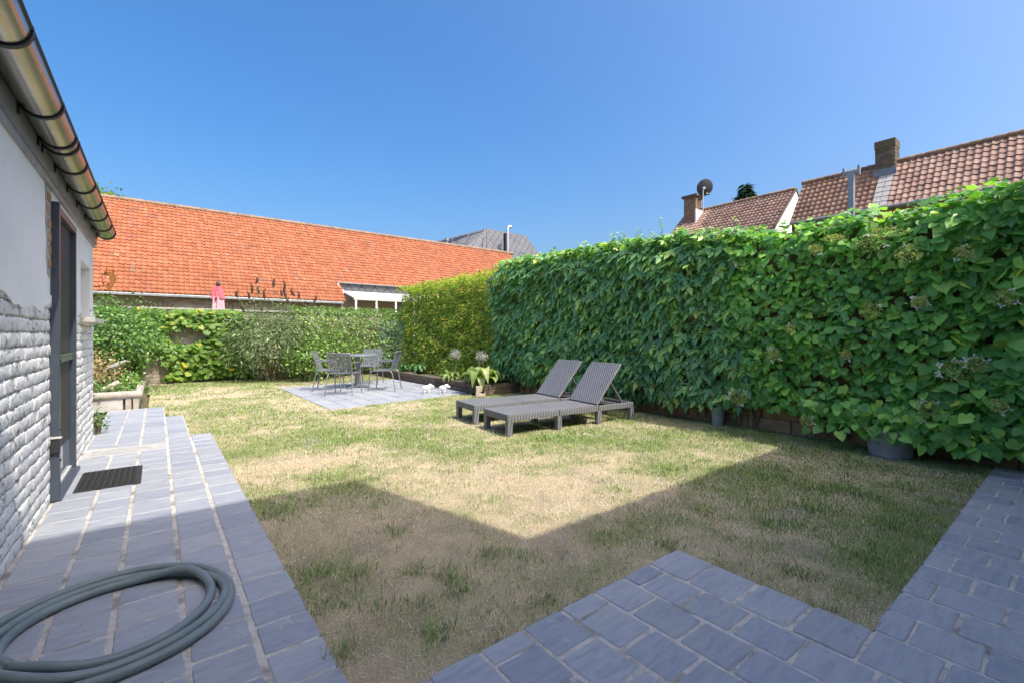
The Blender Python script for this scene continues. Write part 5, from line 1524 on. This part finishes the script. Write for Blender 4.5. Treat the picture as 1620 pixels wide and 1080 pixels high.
# ------------------------------------------------------------------ garden furniture
def lounger(loc, rz, label):
    root = empty('sun_lounger', loc, rz); tag(root, label, 'sun lounger', 'pair of grey woven sun loungers')
    Wd, Ln, H, fr_ = .61, 2.13, .245, .075
    segs = [(0, .775), (.785, 1.445), (1.455, Ln)]
    def rim(x0, x1, nm):
        for (a_, c_) in ((0, .045), (Wd - .045, Wd)):
            bb = MB(); bb.bx(x0, x1, a_, c_, H - fr_, H - .002); bb.build(nm, M['weave'], root, bevel=.008)
    for i, (a, c) in enumerate(segs): rim(a, c, 'side_frame')
    bb = MB(); bb.bx(0, .05, .045, Wd - .045, H - fr_, H - .002); bb.build('end_frame', M['plastic'], root, bevel=.008)
    bb = MB(); bb.bx(Ln - .05, Ln, .045, Wd - .045, H - fr_, H - .002); bb.build('end_frame', M['weave'], root, bevel=.008)
    bb = MB(); bb.bx(.003, .775, .003, Wd - .003, H - .004, H + .008); bb.build('foot_panel', M['weave'], root, bevel=.005)
    bb = MB(); bb.bx(.785, 1.445, .003, Wd - .003, H - .004, H + .008); bb.build('seat_panel', M['weave'], root, bevel=.005)
    an = R(50); bl = .70
    bk = MB(); bk.bx(0, bl, .004, Wd - .004, 0, .032); bo = bk.build('backrest', M['weave'], root, bevel=.008)
    bo.location = (1.44, 0, H + .004); bo.rotation_euler = (0, -an, 0)
    for y in (.07, Wd - .07):
        hx, hz_ = 1.44 + math.cos(an) * .42, H + math.sin(an) * .42
        bb = MB(); bb.bar((hx, y, hz_), (1.97, y, H - .02), .03, .018); bb.build('prop', M['plastic'], root)
    bb = MB(); bb.bx(1.70, 1.78, .1, Wd - .1, H - .03, H - .012); bb.bx(1.92, 2.0, .046, Wd - .046, H - .05, H - .03); bb.build('crossbar', M['plastic'], root)
    for x in (0, .745, 1.43, Ln - .075):
        for y in (0, Wd - .07):
            bb = MB(); bb.bx(x + .002, x + .073, y + .002, y + .068, -.012, H - fr_ + .004); bb.build('leg', M['weave'], root, bevel=.006)
    return root
lounger((3.28, 4.28, 0), R(-6.0), 'grey woven sun lounger nearest the camera, in front of its twin')
lounger((3.37, 5.14, 0), R(-7.0), 'grey woven sun lounger behind the other, partly hidden by it')

def chair():
    root = empty('garden_chair')
    mt = M['metal_grey']
    for s in (-1, 1):
        bb = MB(); bb.tube([(s * .268, -.30, 0), (s * .245, -.235, .36), (s * .235, -.20, .425), (s * .235, -.12, .437)], .0115, 8); bb.build('leg', mt, root, True)
        bb = MB(); bb.tube([(s * .272, .275, 0), (s * .265, .235, .40), (s * .265, .20, .60), (s * .262, .16, .645), (s * .255, .06, .648), (s * .245, -.12, .640), (s * .235, -.235, .655)], .0115, 8); bb.build('front_leg_and_arm', mt, root, True)
        bb = MB(); bb.tube([(s * .26, .235, .40), (s * .235, .20, .432), (s * .235, -.12, .437)], .010, 8); bb.build('seat_rail', mt, root, True)
        bb = MB(); bb.tube([(s * .235, -.13, .437), (s * .235, -.20, .46), (s * .23, -.24, .62), (s * .225, -.30, .82)], .011, 8); bb.build('back_rail', mt, root, True)
    bb = MB(); bb.tube([(-.225, -.30, .82), (-.21, -.305, .838), (.21, -.305, .838), (.225, -.30, .82)], .012, 8); bb.build('top_rail', mt, root, True)
    bb = MB(); bb.tube([(-.235, .20, .432), (.235, .20, .432)], .010, 8); bb.build('front_rail', mt, root, True)
    bb = MB(); bb.tube([(-.235, -.18, .437), (.235, -.18, .437)], .010, 8); bb.build('rear_rail', mt, root, True)
    nsl = 9; path_ = [(.215, .428), (.15, .440), (0, .436), (-.13, .440), (-.18, .462), (-.215, .55), (-.25, .68), (-.302, .838)]
    me = None
    for k in range(nsl):
        x = -.188 + k * .047
        if me is None:
            bb = MB(); vs, fs = [], []
            for (y, z) in path_:
                vs += [(-.0155, y, z + .004), (.0155, y, z + .004), (.0155, y, z - .001), (-.0155, y, z - .001)]
            for i in range(len(path_) - 1):
                for j in range(4): fs.append((i * 4 + j, i * 4 + (j + 1) % 4, (i + 1) * 4 + (j + 1) % 4, (i + 1) * 4 + j))
            bb.add(vs, fs + [(3, 2, 1, 0), tuple(len(vs) - 4 + q_ for q_ in range(4))]); me = bb.mesh('slat', mt)
        o = bpy.data.objects.new('slat', me); o.location = (x, 0, 0); link(o, root)
    return root
proto = chair()
def face(dx, dy): return math.atan2(-dx, dy)
for i, (x, y, dx, dy, lab) in enumerate(((2.98, 9.36, .60, .80, 'grey slatted metal chair seen from behind, nearest the camera'), (2.97, 10.30, .88, -.42, 'grey slatted metal chair at the left of the round table'),
                                         (4.16, 11.08, -.60, -.80, 'grey slatted metal chair on the far side of the round table'), (3.93, 9.56, -.78, .62, 'grey slatted metal chair at the right with its side turned to view'))):
    o = proto if i == 0 else copy_tree(proto)
    o.location = (x, y, TOP + .001); o.rotation_euler = (0, 0, face(dx, dy)); tag(o, lab, 'chair', 'chairs round the patio table')

tb = empty('round_table', (3.63, 10.42, TOP + .001)); tag(tb, 'round grey metal pedestal table between the four chairs', 'table')
bb = MB(); bb.lathe([(.02, .715), (.46, .722), (.475, .73), (.475, .748), (.468, .755), (.02, .757)], n=40); bb.build('table_top', M['metal_grey'], tb, True)
bb = MB(); bb.lathe([(.05, .03), (.045, .1), (.045, .60), (.06, .70), (.12, .715)], n=16); bb.build('pedestal', M['metal_grey'], tb, True)
for k in range(4):
    a = k * math.pi / 2 + .5
    bb = MB(); bb.bar((math.cos(a) * .03, math.sin(a) * .03, .035), (math.cos(a) * .34, math.sin(a) * .34, .015), .05, .028); bb.build('foot', M['metal_grey'], tb, bevel=.006)

# coiled hose
hs = empty('garden_hose', (-.12, 2.5, 0)); hs.location = (0, 0, 0); tag(hs, 'coiled thick grey green hose lying on the path', 'hose')
pts = []
cx0, cy0_ = -.135, 2.50; hr = .0185
loops = [(.30, .31, .0), (.345, .33, .10), (.375, .385, .03), (.41, .425, .0)]
lv = [hr, hr, hr * 1.0, hr]
tot = 3.0
for k in range(0, int(tot * 44) + 1):
    f = k / 44
    r_ = .445 - .046 * f + .012 * math.sin(f * 8.3) + .006 * math.sin(f * 21)
    a = R(206) - 2 * math.pi * f
    if k < 0: r_ += .06 * (k / 10) ** 2
    ph = (f % 1.0)
    zz = TOP + hr + .002
    if f > 1: zz += .036 * math.exp(-((ph - .93) / .07) ** 2) + .030 * math.exp(-((ph - (.36 + .1 * math.sin(f * 3))) / .05) ** 2) * (1 if int(f) == 2 else 0)
    off = .030 * math.exp(-((ph - .93) / .1) ** 2) * (1 if f > 1 else 0)
    pts.append((cx0 + (r_ + off) * math.cos(a), cy0_ + (r_ + off) * math.sin(a) * (1 + .03 * math.sin(2.2 * f)), zz))
pts += [(-.465, 2.405, TOP + hr * 3.1), (-.52, 2.45, TOP + hr * 3.2), (-.55, 2.52, TOP + hr * 2.2)]
bb = MB(); bb.tube(pts, hr, 12); bb.build('hose', M['hose'], hs, True)
bb = MB(); lx, ly, lz = pts[0]; bb.tube([(lx, ly, lz), (lx + .05, ly - .11, lz), (lx + .10, ly - .5, lz)], hr * 1.02, 12); bb.build('hose_end', M['hose'], hs, True)

# door mat
mat_ = empty('door_mat', (-.305, 5.05, TOP)); tag(mat_, 'black rubber studded door mat on the path by the door', 'door mat')
bb = MB(); bb.bx(-.2, .2, -.305, .305, .002, .012); bb.build('base', M['black'], mat_, bevel=.004)
bb = MB()
for i in range(10):
    bb.bx(-.185 + i * .0385, -.175 + i * .0385, -.295, .295, .012, .018)
bb.build('ridge', M['black'], mat_)
bb = MB()
for i in range(9):
    for j in range(26): bb.box((-.161 + i * .0385, -.287 + j * .0229, .0145), (.017, .011, .005), Matrix.Rotation(.6, 3, 'Z'))
o = bb.build('studs', M['black'], mat_); o['kind'] = 'stuff'

n_l = 150
lx_ = np.concatenate([U(-.55, .5, 90), U(.6, 5.5, 60)]); ly_ = np.concatenate([U(1.3, 9.4, 90), U(-.2, 1.4, 60)])
kk_ = ~lawn_mask(lx_, ly_, 0) & ~((lx_ < -.08) & (ly_ > 4.7) & (ly_ < 5.4))
Pl = np.stack([lx_, ly_, np.full(n_l, TOP + .004)], 1)[kk_]; nl_ = len(Pl)
Nl = rng.normal(0, .15, (nl_, 3)); Nl[:, 2] = 1
lo = bpy.data.objects.new('leaf_litter', leaf_mesh('leaf_litter', 'narrow', Pl, Nl, rng.normal(0, 1, (nl_, 3)), U(.006, .028, nl_), M['dryleaf'])); link(lo); tag(lo, 'scattered dry leaf bits and straw on the paving', 'leaf litter', kind='stuff')

# pots at the foot of the right hand wall
def pot(name, label, px, py, r0, r1, h, xfix):
    p = ground(px, py); root = empty(name, (xfix, p.y, -.01)); tag(root, label, 'pot')
    bb = MB(); bb.lathe([(r0, 0), (r1, h - .03), (r1 + .012, h - .028), (r1 + .012, h), (r1 - .01, h), (r1 - .02, h - .05)], n=28); bb.build('pot', M['potgrey'], root, True)
    bb = MB(); bb.lathe([(r1 - .015, h - .05), (.01, h - .045)], n=20); bb.build('soil', M['soil'], root)
pot('small_pot', 'small grey plant pot standing against the block wall', 1145, 668, .07, .085, .24, 5.98)
pot('large_pot', 'wide grey tub under the climbing hydrangea', 1412, 716, .175, .205, .27, 5.84)

# two white stoneware sheep
def sheep(px, py, rz, label):
    p = ground(px, py); root = empty('sheep_ornament', (p.x, p.y, TOP), rz); tag(root, label, 'ornament', 'white ornaments on the patio edge')
    import bmesh
    bm = bmesh.new()
    def el(c, r, m=None):
        Mt = Matrix.Translation(c) @ Matrix.Diagonal((r[0], r[1], r[2], 1)); bmesh.ops.create_uvsphere(bm, u_segments=16, v_segments=10, radius=1, matrix=Mt)
    el((0, 0, .105), (.085, .06, .058)); el((.072, 0, .15), (.05, .042, .042)); el((.125, 0, .132), (.034, .028, .026)); el((-.08, 0, .12), (.018, .018, .016))
    for (x, y) in ((.045, .03), (.045, -.03), (-.045, .03), (-.045, -.03)): el((x, y, .032), (.018, .018, .036))
    el((.06, .042, .168), (.014, .02, .010)); el((.06, -.042, .168), (.014, .02, .010))
    me = bpy.data.meshes.new('body'); bm.to_mesh(me); bm.free(); me.materials.append(M['white_glaze'])
    o = bpy.data.objects.new('body', me); link(o, root)
    rm = o.modifiers.new('remesh', 'REMESH'); rm.mode = 'VOXEL'; rm.voxel_size = .006; rm.use_smooth_shade = True
    sm = o.modifiers.new('smooth', 'SMOOTH'); sm.iterations = 4
sheep(675, 621.5, R(-20), 'white sheep ornament on the patio, the left one of the pair')
sheep(701, 621.5, R(-50), 'white sheep ornament on the patio, the right one nearer the hosta')
so = empty('stone_ornament', (4.97, 7.36, 0), R(-38)); tag(so, 'little sandstone ornament standing in front of the big hosta', 'ornament')
bb = MB(); bb.prism([(-.085, 0), (.095, 0), (.095, .085), (.04, .05), (-.01, .085), (-.09, .085)], -.035, .035, M=Matrix(((1, 0, 0, 0), (0, 0, -1, 0), (0, 1, 0, 0), (0, 0, 0, 1)))); bb.build('base', M['sandstone'], so, bevel=.006)
bb = MB(); bb.prism([(-.085, .0851), (-.012, .0851), (.025, .11), (.022, .215), (-.088, .205)], -.033, .033, M=Matrix(((1, 0, 0, 0), (0, 0, -1, 0), (0, 1, 0, 0), (0, 0, 0, 1)))); bb.build('upper', M['sandstone'], so, bevel=.006)

# rusty steel owl fixed to the annex corner
ow = empty('rusty_owl', (WX, YC, 0)); ow.location = (0, 0, 0); tag(ow, 'rusty cut steel owl on a branch fixed to the annex corner', 'ornament')
oy = YC - .012
def owp(u, v):   # crop pixels (18x) around the owl to the plane just past the corner
    q_ = on_y(145 + u / 18.0, 410 + v / 18.0, oy); return q_
def plate(poly, th=.004):
    bb = MB(); n = len(poly); a = [owp(u, v) for u, v in poly]
    bb.add([p + Vector((0, -th / 2, 0)) for p in a] + [p + Vector((0, th / 2, 0)) for p in a], [tuple(range(n)), tuple(range(2 * n - 1, n - 1, -1))] + [(i, n + i, n + (i + 1) % n, (i + 1) % n) for i in range(n)])
    return bb
plate([(400, 350), (440, 380), (540, 395), (620, 330), (645, 330), (645, 420), (690, 500), (685, 620), (640, 740), (600, 760), (545, 720), (540, 640), (500, 610), (490, 480), (400, 475)]).build('body', M['rust'], ow)
plate([(400, 350), (400, 475), (370, 480), (330, 420), (385, 340)]).build('wing', M['rust'], ow)
plate([(440, 680), (480, 670), (545, 722), (600, 762), (640, 780), (590, 800), (560, 860), (520, 935), (480, 930), (430, 860), (400, 790)]).build('tail', M['rust'], ow)
bb = MB(); bb.tube([owp(530 + 112 * math.cos(a), 300 - 88 * math.sin(a)) for a in np.linspace(0, 2 * math.pi, 25)[:-1]], .004, 6, closed=True); bb.build('head_ring', M['rust'], ow)
plate([(500, 270), (520, 260), (530, 330), (545, 360), (520, 365), (480, 345), (505, 330)]).build('face', M['rust'], ow)
for (pp_, r_) in (([(330, 420), (290, 470), (285, 520), (310, 600), (320, 660), (325, 720)], .004), ([(-30, 790), (90, 795), (200, 790), (300, 770), (400, 760)], .006), ([(200, 800), (280, 850), (350, 920)], .003), ([(310, 650), (345, 670), (320, 740)], .006)):
    bb = MB(); bb.tube([owp(*q_) for q_ in pp_], r_, 6); bb.build('wire', M['rust'], ow)

# closed pink parasol in the neighbour's yard
pr = empty('closed_parasol', (1.43, 16.1, 0)); tag(pr, 'closed pink parasol standing behind the back wall', 'parasol')
bb = MB(); bb.tube([(0, 0, .08), (0, 0, 2.72)], .022, 8); bb.build('pole', M['greywood'], pr, True)
bb = MB(); bb.lathe([(.26, 0), (.25, .07), (.05, .09)], n=24); bb.build('base', M['concrete'], pr, True)
def fold(z0, z1, r0, r1, nf, seed):
    bb = MB(); n = 48; rows = 8; vs = []
    for i in range(rows):
        f = i / (rows - 1); z = z0 + (z1 - z0) * f; r_ = r0 + (r1 - r0) * f
        for k in range(n):
            a = 2 * math.pi * k / n; vs.append(((r_ * (1 + .24 * math.sin(nf * a + seed + f))) * math.cos(a), (r_ * (1 + .24 * math.sin(nf * a + seed + f))) * math.sin(a), z + .02 * math.sin(3 * a + seed) * f))
    fs = [(i * n + k, i * n + (k + 1) % n, (i + 1) * n + (k + 1) % n, (i + 1) * n + k) for i in range(rows - 1) for k in range(n)]
    return bb.add(vs, fs + [tuple(range(n))])
fold(2.64, 2.28, .085, .155, 6, 0).build('canopy_top', M['pink'], pr, True)
fold(2.34, 1.60, .12, .16, 7, 1).build('canopy', M['pink_print'], pr, True, label='pink cloth with white print')
bb = MB(); bb.lathe([(.03, 2.64), (.045, 2.66), (.045, 2.70), (.06, 2.71), (.05, 2.75), (.02, 2.78)], n=14); bb.build('finial', M['bracket'], pr, True)

# steel pole behind the climbers
po = empty('steel_pole', (7.5, 2.04, 0)); tag(po, 'grey steel pole with a short forked top behind the climbers', 'pole')
q_ = on_x(1347, 276, 7.5); po.location = (7.5, q_.y, 0)
bb = MB(); bb.bx(-.034, .034, -.034, .034, 0, q_.z); bb.build('shaft', M['pole'], po, bevel=.006)
bb = MB(); bb.bx(-.025, .025, -.07, .07, q_.z + .001, q_.z + .045); bb.build('crossbar', M['pole'], po, bevel=.004)
for y in (-.085, .085):
    bb = MB(); bb.bx(-.02, .02, y - .015, y + .015, q_.z - .03, q_.z + .10); bb.build('prong', M['pole'], po, bevel=.004)

# ------------------------------------------------------------------ far trees
def far_tree(name, label, base, crown_c, rad, n, kind, size, mat, conif=False):
    root = empty(name, base); root.location = (0, 0, 0); tag(root, label, 'tree')
    b0 = Vector(base); cc = Vector(crown_c)
    bb = MB(); bb.tube([b0, b0.lerp(cc, .6), cc], [.28, .2, .08], 8); tr = bb.build('trunk', M['bark'], root, True)
    if conif:
        f = rng.random(n) ** .7; a = U(0, 6.283, n); r_ = rad[0] * f * (0.55 + .45 * rng.random(n)) * (1 + .25 * np.sin(f * 40))
        P = np.stack([cc.x + r_ * np.cos(a), cc.y + r_ * np.sin(a), cc.z + rad[2] - 2 * rad[2] * f + .1 * r_], 1)
        N = np.stack([np.cos(a) * .4, np.sin(a) * .4, np.ones(n)], 1) + rng.normal(0, .3, (n, 3)); T = np.stack([np.cos(a), np.sin(a), -.3 + 0 * a], 1)
        S = U(size * .6, size * 1.2, n)
    else:
        cl = 70; d = norm(rng.normal(0, 1, (cl, 3))); c_ = np.array(crown_c) + d * np.array(rad) * U(.5, 1, cl)[:, None]
        w = rng.integers(0, cl, n); P = c_[w] + rng.normal(0, .26, (n, 3)); N = rng.normal(0, .6, (n, 3)); N[:, 2] += .6; T = rng.normal(0, 1, (n, 3)); S = U(size * .6, size * 1.2, n)
        bb = MB()
        for k in range(12): e = Vector(c_[k].tolist()); bb.tube([b0.lerp(cc, .6), b0.lerp(cc, .6).lerp(e, .5) + Vector((0, 0, .2)), e], [.1, .06, .02], 6)
        bb.build('limb', M['bark'], tr, True)
    o = bpy.data.objects.new('crown', leaf_mesh('crown', kind, P, N, T, S, mat)); link(o, root)
far_tree('broadleaf_tree', 'bright green tree top showing above the barn ridge at the left', (-4.2, 41, 0), (-4.0, 41, 9.85), (2.2, 2.1, 1.6), 3000, 'tri', .28, M['tree'])
cq = on_x(1180, 292, 38)
far_tree('conifer_tree', 'dark conifer top behind the white gabled house ridge', (38, cq.y, 0), (38, cq.y, cq.z - 3.2), (2.7, 2.7, 3.2), 5000, 'narrow', .6, M['conifer'], True)
